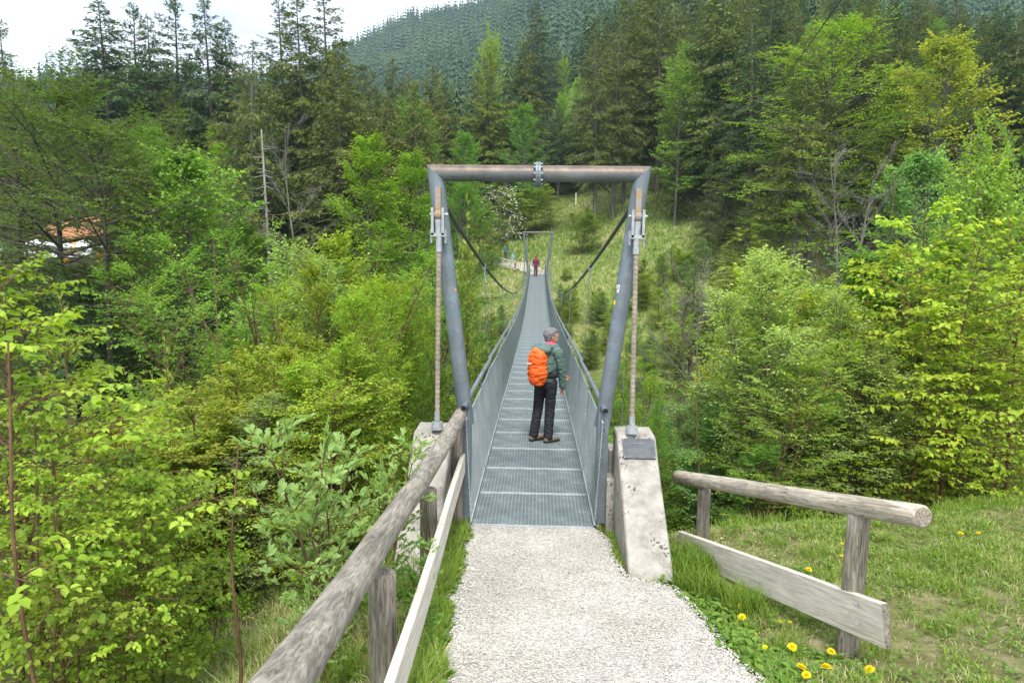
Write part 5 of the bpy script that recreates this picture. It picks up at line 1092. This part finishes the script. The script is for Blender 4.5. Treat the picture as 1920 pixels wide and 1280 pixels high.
# low herbs (clover, plantain leaves) along the edges
b = MB()
def herbs(n, xr, yr, size, edge=False):
    x = RG.uniform(*xr, n); y = RG.uniform(*yr, n); ok = offpath(x, y)
    if edge: l, r = pathedge(y); ok &= (np.minimum(abs(x-l), abs(x-r)) < .28)
    x, y = x[ok], y[ok]; ix = np.repeat(np.arange(len(x)), 5); k = len(ix); a = RG.uniform(0, 2*PI, k); P = np.stack([x[ix], y[ix], ground(x[ix], y[ix])+RG.uniform(.005, .05, k)], 1)
    D = np.stack([np.cos(a), np.sin(a), RG.uniform(.1, .7, k)], 1); sz = size*RG.uniform(.6, 1.3, k); b.leaves(P+D*.01, D, np.array([[0, 0, 1.]])+RG.normal(0, .2, (k, 3)), sz, sz*.5, RG.random(k), 1, droop=.3)
herbs(5200, (-1.5, -.3), (-5, .0), .06, True); herbs(1300, (1.1, 2.4), (-4.4, -.8), .065, True); herbs(2600, (1.3, 7), (-4, 1), .035); herbs(900, (-3.5, -1), (-4.6, .6), .06)
tag(b.build('ground_herbs', M['herb']), kind='stuff')
# tussocky grass on the far slope
b = MB(); k = 60000; x = RG.uniform(-14, 34, k); y = RG.uniform(44, 100, k); yyv = y+np.where(x > 3, .35*np.minimum(x-3, 30), 0); u = x/(y+7)
ok = (yyv > 40) & (yyv < 94) & (u > -.14) & (u < .40) & (np.abs(x) > 1.6) | ((yyv > 57) & (yyv < 94) & (u > -.14) & (u < .3)); x, y = x[ok], y[ok]
blades(b, x, y, ground(x, y), RG.uniform(.12, .5, len(x)), RG.uniform(.05, .12, len(x)), np.clip(.45+.9*vnoise(x, y, 6, 71)+RG.normal(0, .25, len(x)), 0, 1), RG, .9)
tag(b.build('slope_grass', M['drygrass']), kind='stuff')
# ------------------------------------------------------------------ flowers
M['petal'] = leafmat('yellow_petal', (.80, .66, .01), (.88, .76, .015), (.9, .82, .03), .25); M['petalw'] = leafmat('white_petal', (.7, .7, .68), (.8, .8, .78), (.85, .85, .84), .2)
M['yellowc'] = plain('flower_centre', (.75, .50, .01), .8)
def flowerhead(n, r, mat, layers, core=None):
    b = MB(); R = np.random.default_rng(n)
    for q in range(layers):
        a = np.arange(n)*2*PI/n+q*.13; el = q*.38-.05; D = np.stack([np.cos(a)*math.cos(el), np.sin(a)*math.cos(el), np.full(n, math.sin(el))], 1)
        b.leaves(np.zeros((n, 3))+D*r*.1, D, np.tile([[0, 0, 1.]], (n, 1)), r*(1-.14*q)*R.uniform(.85, 1.1, n), r*.30, R.random(n), 0, fold=.1)
    return b.mesh('flower_head', M[mat])
dh = flowerhead(26, .023, 'petal', 4); wh = flowerhead(15, .011, 'petalw', 1)
b = MB(); b.tube([(0, 0, -.001), (0, 0, .003)], .004, 8); wc = b.mesh('flower_centre', M['yellowc'])
b = MB(); b.tube([(0, 0, 0), (.006, .002, .5), (0, 0, 1)], [.0028, .0026, .0022], 6); stm = b.mesh('stem', M['herb'])
b = MB(); R = np.random.default_rng(2); k = 9; a = np.arange(k)*.7; D = np.stack([np.cos(a), np.sin(a), .35+0*a], 1)
for q in range(4): b.leaves(D*.03*q+[0, 0, .01-.003*q*q], D-[0, 0, .15*q], np.tile([[0, 0, 1.]], (k, 1)), .055, .030+.006*q, R.random(k), 1)
ros = b.mesh('leaf_rosette', M['herb'])
def flower(P, h, sc_, yellow, label, group, lean=None):
    o = tag(empty('dandelion' if yellow else 'daisy', (P[0], P[1], P[2]-.005), RG.uniform(0, 6)), label, 'flower', group)
    h *= 1.25; sc_ *= 1.25 if yellow else 1.1; s_ = link('stem', stm, o); s_.scale = (1, 1, h); q = link('flower_head', dh if yellow else wh, o); q.location = (0, 0, h); q.scale = (sc_,)*3; q.rotation_euler = (RG.uniform(-.4, .2)-.15, RG.uniform(-.3, .3), 0)
    if yellow and sc_ > .8: link('leaf_rosette', ros, o)
    if not yellow: c = link('flower_centre', wc, q)
def flowerpx(px, py, h, sc_, yellow, label, group):
    P = hit(px, py); 
    for _ in range(3):                                   # foot of a stem whose head shows at that pixel
        d = pix(P)[2]; H_ = at(px, py, d); P = np.array([H_[0], H_[1], float(ground(H_[0], H_[1]))])
        up = H_[2]-P[2]
        Q = hit(px, py+h*FPX/d*.93); P = Q
    flower(P, h, sc_, yellow, label, group)
for px, py, s_ in [(1388, 1139, 1.0), (1390, 1159, 1.1), (1358, 1135, .7), (1515, 1070, 1.0), (1484, 1215, 1.1), (1434, 1215, .7), (1416, 1190, .5), (1388, 1105, .6), (1510, 1268, 1.0), (1501, 1254, 1.2), (1547, 1253, 1.25), (1628, 1258, 1.2), (1557, 1224, 1.0), (1463, 1167, .55), (1480, 1167, .5)]:
    flowerpx(px, py, .07 if s_ > .8 else .05, s_, True, 'yellow dandelion in the grass edge between the gravel and the short railing', 'dandelions between the gravel and the short railing')
for px, py, s_ in [(1833, 1001, .9), (1800, 1001, .9), (1510, 986, .6), (1560, 1006, .5), (1577, 1043, .6), (1578, 1020, .5)]:
    flowerpx(px, py, .05, s_, True, 'small yellow flower on the grass bank behind the short railing', 'yellow flowers on the grass bank')
flowerpx(893, 957, .05, .7, True, 'small yellow flower at the foot of the left bridge post', None)
for px, py in [(1354, 948), (1563, 966), (1577, 968), (1569, 979), (1688, 938), (1700, 938), (1417, 945), (1452, 1043), (1489, 1062), (1352, 1010), (1420, 957)]:
    flowerpx(px, py, .06, 1.1, False, 'white daisy in the grass behind the short railing', 'daisies behind the short railing')
# ------------------------------------------------------------------ campsite, stakes, wire
P0 = hit(60, 505); oc = surf('orange_roof', [(.3, (.30, .13, .06)), (.7, (.48, .24, .12))], 1.5, 5, .8, 0)
wt = surf('white_canvas', [(.3, (.72, .75, .82)), (.7, (.84, .86, .90))], .7, 3, .7, 0)
def zof(py, dep, px=130): return at(px, py, dep)[2]
D0 = 78.0; o = tag(empty('roofed_hall', at(130, 505, D0+6)), 'long building with an orange-brown roof behind the trees at the left', 'building')
b = MB(); A = at(55, 452, D0+4); B2 = at(205, 452, D0+4); zt = zof(405, D0+9); ze = zof(447, D0+4)
b.add([[A[0], A[1], ze], [B2[0], B2[1], ze], [B2[0], B2[1]+6, zt], [A[0], A[1]+6, zt], [A[0], A[1]+12, ze], [B2[0], B2[1]+12, ze]], [[0, 1, 2, 3], [3, 2, 5, 4]]); r_ = b.build('roof', oc, o); r_.matrix_parent_inverse = Matrix.Translation(-o.location)
b = MB(); b.box(((A[0]+B2[0])/2, A[1]+6, ze-1.6), (B2[0]-A[0]-.6, 10.5, 3.2)); r_ = b.build('wall', surf('timber_wall', [(.3, (.10, .06, .035)), (.7, (.2, .13, .08))], 2), o); r_.matrix_parent_inverse = Matrix.Translation(-o.location)
for px0, px1, lab in [(-4, 25, 'white tent at the left edge, seen through the trees'), (50, 102, 'wide white tent left of the dark trunk, under the orange roof'), (106, 128, 'small white tent just right of the dark trunk'), (136, 188, 'peaked white tent right of the dark trunk, under the orange roof')]:
    A, B2 = at(px0, 473, D0), at(px1, 473, D0); zt = zof(449, D0); zb = min(float(ground(A[0], A[1])), A[2])-.2; c = (A+B2)/2; w_ = B2[0]-A[0]; o = tag(empty('tent', (c[0], c[1], zb)), lab, 'tent', 'white tents behind the trees at the left')
    ez = zof(463, D0)-zb; pk = zt-zb; b = MB(); V = [(-w_/2, -1.5, ez), (w_/2, -1.5, ez), (w_/2, 1.5, ez), (-w_/2, 1.5, ez), (-w_*.1, 0, pk), (w_*.1, 0, pk)]; b.add(V, [[0, 1, 5, 4], [2, 3, 4, 5]]); b.add(V, [[1, 2, 5], [3, 0, 4]]); b.build('canopy', wt, o)
    b = MB(); b.box((0, -1.4, ez/2+.2), (w_*.98, .05, ez*.9)); b.box((0, 1.4, ez/2), (w_*.98, .05, ez)); b.box((-w_*.49, 0, ez/2), (.05, 2.8, ez)); b.box((w_*.49, 0, ez/2), (.05, 2.8, ez)); b.build('side_wall', wt, o)
for px, py, lab in [(142, 462, 'upper orange-yellow shrub by the white tents'), (120, 478, 'lower orange-yellow shrub by the white tents'), (189, 484, 'orange-yellow shrub right of the white tents')]:
    P = at(px, py, 70); put('shrub2', P[0], P[1], 1.5, 'yellow_shrub', lab, 'shrub', 'orange-yellow shrubs by the tents', (6, 2.2, .4), wide=1.4, z=P[2]-.7)
for px, top, bot, dep in [(886, 391, 410, 80), (1080, 366, 384, 92)]:
    T, B2 = at(px, top, dep), at(px, bot, dep); g = float(ground(B2[0], B2[1])); b = MB(); b.box((0, 0, (T[2]-g)/2), (.16, .1, T[2]-g+.4)); b.box((0, -.02, T[2]-g+.24), (.2, .14, .1))
    o = b.build('marker_stake', plain('stake_paint', (.75, .68, .55), .7)); o.location = (T[0], T[1], g); tag(o, 'small pale marker stake on the meadow slope, '+('left of the white blossoms' if px < 1000 else 'above the round green bush'), 'stake')
b = MB(); A, B2 = at(1385, 236, 66), at(1620, -60, 13); t_ = np.linspace(0, 1, 20)[:, None]; Q = A+(B2-A)*t_; Q[:, 2] -= (.6*np.sin(t_[:, 0]*PI)); b.tube(Q, .016, 5); tag(b.build('overhead_wire', M['cable']), 'thin dark overhead wire crossing the top right of the view', 'wire')
# pale far landing where the path leaves the bridge
fx = np.linspace(0, 1, 20); FP = np.array([(0, 56.05), (0, 57.5), (-1.2, 59.5), (-5, 61.2), (-12, 62.5)]); tt = np.linspace(0, 4, 50); cx_ = np.interp(tt, range(5), FP[:, 0]); cy_ = np.interp(tt, range(5), FP[:, 1])
tg = norm(np.stack([np.gradient(cx_), np.gradient(cy_)], 1)); nn_ = np.stack([-tg[:, 1], tg[:, 0]], 1); W_ = np.linspace(-1.0, 1.0, 12)
XX = cx_[:, None]+nn_[:, :1]*W_; YY = cy_[:, None]+nn_[:, 1:]*W_; tag(grid('far_path', XX, YY, np.maximum(ground(XX, YY), .28)+.10, M['gravel']), kind='structure')
# ------------------------------------------------------------------ people
class Blob:
    """closed overlapping pieces that are fused into one continuous skin by a voxel remesh"""
    def __init__(s): s.b = MB()
    def ell(s, c, r, M3=None, n=16):
        th = np.linspace(0, PI, n//2+1); ph = np.arange(n)*2*PI/n; v = np.stack([np.sin(th)[:, None]*np.cos(ph), np.sin(th)[:, None]*np.sin(ph), np.cos(th)[:, None]*np.ones(n)], -1).reshape(-1, 3)*np.asarray(r)
        if M3 is not None: v = v@np.asarray(M3).T
        i = np.arange(n//2)[:, None]*n; j = np.arange(n)[None]; j2 = (j+1) % n
        s.b.add(v+np.asarray(c), np.stack([i+j, i+n+j, i+n+j2, i+j2], -1).reshape(-1, 4)); return s
    def limb(s, pts, rad, k=9, n=14, flat=1.0):
        P = np.asarray(pts, float); sg = np.r_[0, np.cumsum(np.linalg.norm(np.diff(P, axis=0), axis=1))]; t_ = np.linspace(0, sg[-1], k)
        Q = np.stack([np.interp(t_, sg, P[:, i]) for i in range(3)], 1); R = np.interp(t_, sg, rad); s.b.tube(Q, R, n)
        s.ell(Q[0], (R[0],)*3, n=12); s.ell(Q[-1], (R[-1],)*3, n=12); return s
    def make(s, name, mat, parent, vox=.008, sm=6, disp=0, dsc=8.0, loc=None):
        me = s.b.mesh(name, mat); o = bpy.data.objects.new('tmp', me); sc.collection.objects.link(o)
        m1 = o.modifiers.new('r', 'REMESH'); m1.mode = 'VOXEL'; m1.voxel_size = vox; m1.use_smooth_shade = True
        m2 = o.modifiers.new('s', 'SMOOTH'); m2.factor = .5; m2.iterations = sm
        dg = bpy.context.evaluated_depsgraph_get(); dg.update(); me2 = bpy.data.meshes.new_from_object(o.evaluated_get(dg)); bpy.data.objects.remove(o)
        me2.name = name; me2.materials.clear(); me2.materials.append(mat)
        if disp:
            from mathutils import noise
            nv = len(me2.vertices); co = np.empty(nv*3, np.float32); me2.vertices.foreach_get('co', co); co = co.reshape(-1, 3); no = np.empty(nv*3, np.float32); me2.vertices.foreach_get('normal', no); no = no.reshape(-1, 3)
            d = np.array([noise.noise(Vector((float(c[0])*dsc, float(c[1])*dsc, float(c[2])*dsc*2.2))) for c in co]); d = -np.abs(d)*2+.3
            me2.vertices.foreach_set('co', (co+no*(d*disp)[:, None]).astype(np.float32).ravel()); me2.update()
        return link(name, me2, parent)
SKIN = plain('skin', (.50, .27, .17), .55); 
def cloth(name, c, sc_=14, v=.18, rough=.75, bump=.5):
    c = np.array(c); return surf(name, [(.3, tuple(c*(1-v))), (.7, tuple(np.minimum(c*(1+v), .95)))], sc_, 5, rough, bump, bscale=sc_*1.6, bdist=.03)
def person(loc, Hh, pose, cols, name_lab, parts_lab=None, vox=.008):
    """pose: dict of joint positions in metres for a 1.62 m person, x right, y away, z up"""
    J = {k: np.array(v, float) for k, v in pose.items()}
    B = Blob(); hd, nk = J['head'], J['neck']; f = norm(J['face']); sd_ = norm(np.cross(f, [0, 0, 1])); up = np.cross(sd_, f); M3 = np.stack([sd_, f, up], 1)
    B.ell(hd, (.072, .092, .108), M3); B.ell(hd+f*.030-up*.055, (.052, .062, .055), M3)      # skull, jaw
    B.ell(hd+f*.098-up*.012, (.011, .017, .020), M3); B.ell(hd+f*.088-up*.050, (.020, .012, .009), M3); B.ell(hd+f*.075-up*.085, (.022, .018, .016), M3)   # nose, lips, chin
    B.ell(hd+f*.082+up*.020, (.045, .012, .010), M3)                                       # brow
    for q in (-1, 1): B.ell(hd+sd_*q*.073-f*.005-up*.015, (.010, .020, .030), M3)
    B.limb([hd-up*.05-f*.015, nk], [.050, .055]); B.limb([nk, J['chest'], J['waist'], J['hip']], [.07, .115, .10, .12], 12)
    for q in 'LR':
        B.limb([nk-[0, 0, .05], J['sh'+q]], [.06, .048]); B.limb([J['sh'+q], J['el'+q], J['wr'+q]], [.047, .037, .024], 12)
        B.limb([J['hi'+q], J['kn'+q], J['an'+q]], [.082, .055, .036], 12); B.limb([J['an'+q], J['an'+q]+norm(J['toe'+q]-J['an'+q])*.1], [.036, .03], 4)
        # palm, four fingers, thumb
        wr = J['wr'+q]; hdn = norm(J['hand'+q]-wr); pn = norm(np.cross(hdn, J['thumb'+q])); tw = norm(np.cross(pn, hdn)); Mh = np.stack([tw, pn, hdn], 1)
        B.ell(wr+hdn*.045, (.036, .015, .050), Mh)
        for i_, (ofs, ln) in enumerate([(.027, .062), (.009, .072), (-.009, .067), (-.026, .052)]):
            p0 = wr+hdn*.075+tw*ofs; p1 = p0+hdn*ln*.5+pn*.012; p2 = p1+hdn*ln*.42+pn*.022; B.limb([p0, p1, p2], [.0088, .0082, .007], 6, 8)
        p0 = wr+hdn*.03+tw*.03; B.limb([p0, p0+tw*.022+hdn*.025, p0+tw*.026+hdn*.052+pn*.01], [.0105, .0095, .008], 6, 8)
    root = B.make('person', SKIN, None, vox=min(vox, .006), sm=2); root.location = loc; s_ = Hh/1.62; root.scale = (s_,)*3; tag(root, name_lab, 'person')
    # face details
    eb = MB()
    T_ = Blob(); T_.limb([J['hip']+[0, 0, .05], J['hip']-[0, 0, .04]], [.128, .134], 5)
    for q in 'LR': T_.limb([J['hi'+q]+[0, 0, .0], J['kn'+q], J['an'+q]+(J['kn'+q]-J['an'+q])*.02], [.092, .073, .069], 14)
    T_.make('trousers', cols['trousers'], root, vox, 5, .007, 9)
    C_ = Blob(); C_.limb([nk-[0, 0, .035], J['chest'], J['waist'], J['hip']+[0, 0, .06]], [.085, .15, .142, .152], 14)
    for q in 'LR': C_.limb([nk-[0, 0, .06], J['sh'+q]], [.075, .075]); C_.limb([J['sh'+q], J['el'+q], J['wr'+q]+(J['el'+q]-J['wr'+q])*.05], [.078, .062, .047], 14)
    C_.limb([nk-[0, 0, .01]-f*.0, nk-[0, 0, .05]], [.078, .09], 4)
    jk = C_.make('jacket', cols['jacket'], root, vox, 5, .008, 11)
    for q in 'LR':
        a, t_ = J['an'+q], J['toe'+q]; d = norm((t_-a)*[1, 1, 0]); Bt = Blob(); Bt.limb([a+[0, 0, .055], a+[0, 0, .0]], [.046, .048], 5); Bt.limb([a-[0, 0, .035]-d*.03, a-[0, 0, .035]+d*.07, t_-[0, 0, .0]], [.044, .043, .034], 8)
        bo = Bt.make('boot', cols['boot'], root, vox, 3); sl = Blob(); sl.limb([[a[0]-d[0]*.04, a[1]-d[1]*.04, .022], [t_[0]+d[0]*.01, t_[1]+d[1]*.01, .022]], [.038, .036], 6); sl.b.v = [np.where(np.arange(3) == 2, np.clip(v_, .002, .03), v_) for v_ in sl.b.v]; sl.make('sole', cols['sole'], bo, vox, 2)
    Hr = Blob(); back = -f
    Hr.ell(hd+up*.022-f*.022, (.088, .098, .100), M3); Hr.ell(hd-f*.050-up*.035, (.072, .055, .062), M3); Hr.ell(hd+up*.060+f*.035, (.066, .058, .050), M3)
    hr = Hr.make('hair', cols['hair'], root, vox*.8, 2, .006, 26)
    # eyes and eyebrows
    b_ = MB()
    for q in (-1, 1): c = hd+f*.084+sd_*q*.030+up*.004; b_.beam(c-sd_*.011, c+sd_*.011, .004, .008, up=tuple(up))
    b_.build('eyes', plain('eye_dark', (.02, .015, .01), .3), root)
    return root, J, f, sd_, up, s_
def hairmat(name, a, c):
    mt, t, o = newmat(name); tc_ = N(t, 'ShaderNodeTexCoord'); mp_ = N(t, 'ShaderNodeMapping'); mp_.inputs['Scale'].default_value = (60, 60, 9); n_ = N(t, 'ShaderNodeTexNoise', Scale=1.6, Detail=4.0)
    t.links.new(tc_.outputs['Object'], mp_.inputs[0]); t.links.new(mp_.outputs[0], n_.inputs['Vector']); r = ramp(t, [(.35, a), (.65, c)], n_.outputs['Fac'])
    p = N(t, 'ShaderNodeBsdfPrincipled', Roughness=.5); t.links.new(r.outputs[0], p.inputs['Base Color']); b_ = N(t, 'ShaderNodeBump', Strength=.6, Distance=.01); t.links.new(n_.outputs['Fac'], b_.inputs['Height']); t.links.new(b_.outputs[0], p.inputs['Normal']); t.links.new(p.outputs[0], o.inputs[0]); return mt
def zat(x, y): return float(deckz(y))+.0
# near hiker: back to us, looking right
px0 = at(1021, 822, 10.15); W0 = np.array([px0[0], 3.45, zat(0, 3.45)+.0])
pose = dict(head=(.075, .03, 1.535), neck=(.035, .02, 1.385), face=(.93, .30, .06), chest=(.03, .03, 1.22), waist=(.03, .02, 1.03), hip=(.015, .0, .90),
            shL=(-.125, .10, 1.325), shR=(.165, -.055, 1.315), elL=(.02, .20, 1.07), elR=(.235, -.02, 1.03), wrL=(.215, .22, .93), wrR=(.245, .03, .80),
            handL=(.30, .24, .90), handR=(.235, .07, .70), thumbL=(.1, -.2, 1), thumbR=(.5, .8, .1), hiL=(-.065, .03, .86), hiR=(.085, -.03, .86),
            knL=(-.095, .075, .47), knR=(.075, .015, .47), anL=(-.155, .03, .085), anR=(.055, -.055, .085), toeL=(.01, .15, .04), toeR=(.19, .055, .04))
green = cloth('green_jacket', (.10, .165, .145), 16, .25); navy = cloth('navy_trousers', (.022, .024, .034), 10, .3)
rt, J, f, sd_, up, s_ = person(W0, 1.73, pose, dict(trousers=navy, jacket=green, boot=cloth('suede_boot', (.20, .17, .13), 30, .2), sole=plain('sole', (.03, .028, .025), .8), hair=hairmat('grey_hair', (.06, .058, .062), (.26, .25, .26))),
    'person in a green jacket and dark trousers on the deck, back turned, looking right', vox=.007)
b_ = Blob(); b_.ell((-.035, -.055, 1.385), (.155, .120, .050)); b_.ell((-.055, -.125, 1.350), (.135, .085, .065)); b_.limb([(-.13, .07, 1.37), (.0, -.05, 1.385), (.14, -.03, 1.385), (.16, .06, 1.385)], [.045, .055, .04, .035], 12); b_.make('hood', green, rt, .007, 4, .006, 14)
b_ = Blob(); b_.limb([(.02, -.03, 1.425), (.10, -.025, 1.41), (.125, .05, 1.405)], [.035, .036, .032], 8); b_.make('collar', cloth('pink_collar', (.75, .08, .20), 20), rt, .007, 3)
b_ = Blob(); b_.limb([(-.09, -.08, .985), (.05, -.13, .985), (.15, -.07, .98), (.165, .03, .975), (.10, .12, .975), (-.06, .15, .975)], [.038]*6, 16); b_.make('hip_belt', plain('black_belt', (.015, .015, .017), .7), rt, .008, 3)
# orange rucksack cover
bd = np.array([-.50, -.62, 0]); bd = norm(bd); sx_ = np.array([bd[1], -bd[0], 0])*-1; cB = np.array([.02, .02, 1.115])+bd*.215
Mb = np.stack([sx_, bd, [0, 0, 1.]], 1); b_ = Blob(); b_.ell(cB+[0, 0, .09], (.150, .115, .20), Mb); b_.ell(cB-[0, 0, .07], (.160, .125, .20), Mb); b_.ell(cB-[0, 0, .16], (.140, .115, .125), Mb); b_.ell(cB+[0, 0, .17], (.115, .10, .10), Mb)
pack = b_.make('rucksack', cloth('orange_rain_cover', (.88, .125, .018), 7, .12, .45, .9), None, .009, 5, .015, 9); pack.location = W0; pack.scale = (s_,)*3
tag(pack, 'rucksack in a bright orange rain cover worn by the person in the green jacket', 'rucksack')
b = MB(); c = cB+bd*.128-sx_*.045+[0, 0, .055]; b.box(c, (.075, .008, .014), Mb); b.build('reflective_strip', plain('reflective', (.8, .78, .75), .4), pack)
b_ = Blob(); 
for q in (-1, 1):
    P0_ = np.array([.03, .03, 1.36]); b_.limb([P0_+sx_*q*.095+bd*.13+[0, 0, -.03], P0_+sx_*q*.10+[0, 0, .015], P0_+sx_*q*.11-bd*.14-[0, 0, .12], P0_+sx_*q*.13-bd*.08-[0, 0, .30], P0_+sx_*q*.13+bd*.12-[0, 0, .33]], [.018]*5, 18, 8)
b_.make('shoulder_straps', plain('black_strap', (.02, .022, .024), .8), pack, .007, 2)
# far hiker walking towards us
yF = 53.3; PF_ = at(1006, 518, 61.0); WF = np.array([.0-.15, yF, zat(0, yF)])
walk = dict(head=(0, -.03, 1.53), neck=(0, 0, 1.38), face=(.02, -1, -.15), chest=(0, 0, 1.22), waist=(0, 0, 1.02), hip=(0, 0, .9), shL=(-.17, .0, 1.32), shR=(.17, 0, 1.32), elL=(-.23, .03, 1.06), elR=(.23, .03, 1.06),
            wrL=(-.24, -.08, .84), wrR=(.24, -.06, .84), handL=(-.24, -.12, .75), handR=(.24, -.10, .75), thumbL=(0, -1, .1), thumbR=(0, -1, .1), hiL=(-.08, 0, .86), hiR=(.08, 0, .86), knL=(-.085, -.10, .49), knR=(.075, .02, .48), anL=(-.08, -.14, .10), anR=(.07, .14, .12), toeL=(-.08, -.31, .05), toeR=(.07, -.02, .035))
rt2, *_ = person(WF, 1.75, walk, dict(trousers=cloth('plum_trousers', (.10, .055, .08), 10), jacket=cloth('plum_jacket', (.17, .022, .085), 12), boot=cloth('mauve_boot', (.16, .08, .10), 20), sole=plain('sole2', (.04, .03, .03), .8), hair=hairmat('dark_hair', (.02, .012, .008), (.07, .045, .03))), 'person in a plum jacket walking towards us at the far end of the bridge', vox=.016)
b_ = Blob(); b_.ell((0, .17, 1.28), (.16, .10, .24)); b_.ell((0, .15, 1.50), (.15, .09, .09)); b_.ell((.0, .12, 1.58), (.11, .07, .06)); pk = b_.make('rucksack', cloth('red_rucksack', (.55, .07, .03), 12), None, .016, 3); pk.location = WF; pk.scale = (1.08,)*3; tag(pk, 'red rucksack rising behind the head of the person in the plum jacket', 'rucksack')
# two walkers on the far path
def atground(px, py): 
    P = hit(px, py, 40, 120); return P
PA = atground(948, 492); bend = dict(walk); bend.update(head=(.17, -.10, 1.46), neck=(.08, -.03, 1.36), face=(.75, -.5, -.55), chest=(.05, 0, 1.2), elL=(-.12, -.1, 1.05), elR=(.27, -.05, 1.07), wrL=(.05, -.2, .95), wrR=(.33, -.12, .9), handL=(.12, -.22, .9), handR=(.36, -.15, .82))
rt3, *_ = person(PA+[0, 0, .02], 1.72, bend, dict(trousers=cloth('camo_trousers', (.11, .11, .08), 9, .4), jacket=cloth('teal_jacket', (.07, .17, .18), 12), boot=cloth('dark_boot', (.05, .05, .045), 20), sole=plain('sole3', (.04, .03, .03), .8), hair=hairmat('brown_hair', (.03, .02, .015), (.10, .07, .05))), 'person in a dark teal jacket bending towards a child on the far path', vox=.016)
b_ = Blob(); b_.ell((-.06, .13, 1.2), (.17, .12, .26)); pk = b_.make('rucksack', cloth('turquoise_rucksack', (.08, .36, .34), 12), None, .016, 3); pk.location = PA; pk.scale = (1.06,)*3; tag(pk, 'turquoise rucksack on the person in the teal jacket on the far path', 'rucksack')
PC = atground(961, 494); kid = {k: (np.array(v)) for k, v in walk.items()}; kid['face'] = np.array([-.8, -.5, .1])
rt4, *_ = person(PC, 1.02, kid, dict(trousers=cloth('light_trousers', (.35, .40, .42), 9), jacket=cloth('sky_blue_jacket', (.20, .50, .66), 12), boot=cloth('kid_boot', (.3, .28, .25), 20), sole=plain('sole4', (.05, .05, .05), .8), hair=cloth('blue_hood', (.20, .48, .64), 12)), 'small child in a light blue hooded jacket on the far path', vox=.016)
# ------------------------------------------------------------------ haze
hz = bpy.data.materials.new('haze_air'); hz.use_nodes = True; t = hz.node_tree; t.nodes.clear(); o_ = N(t, 'ShaderNodeOutputMaterial')
pv = N(t, 'ShaderNodeVolumePrincipled', Density=0.00025, Anisotropy=0.2); pv.inputs['Color'].default_value = (.60, .82, 1.0, 1); t.links.new(pv.outputs[0], o_.inputs['Volume'])
b = MB(); b.box((0, 780, 220), (3200, 1700, 640)); tag(b.build('haze', hz), kind='stuff')
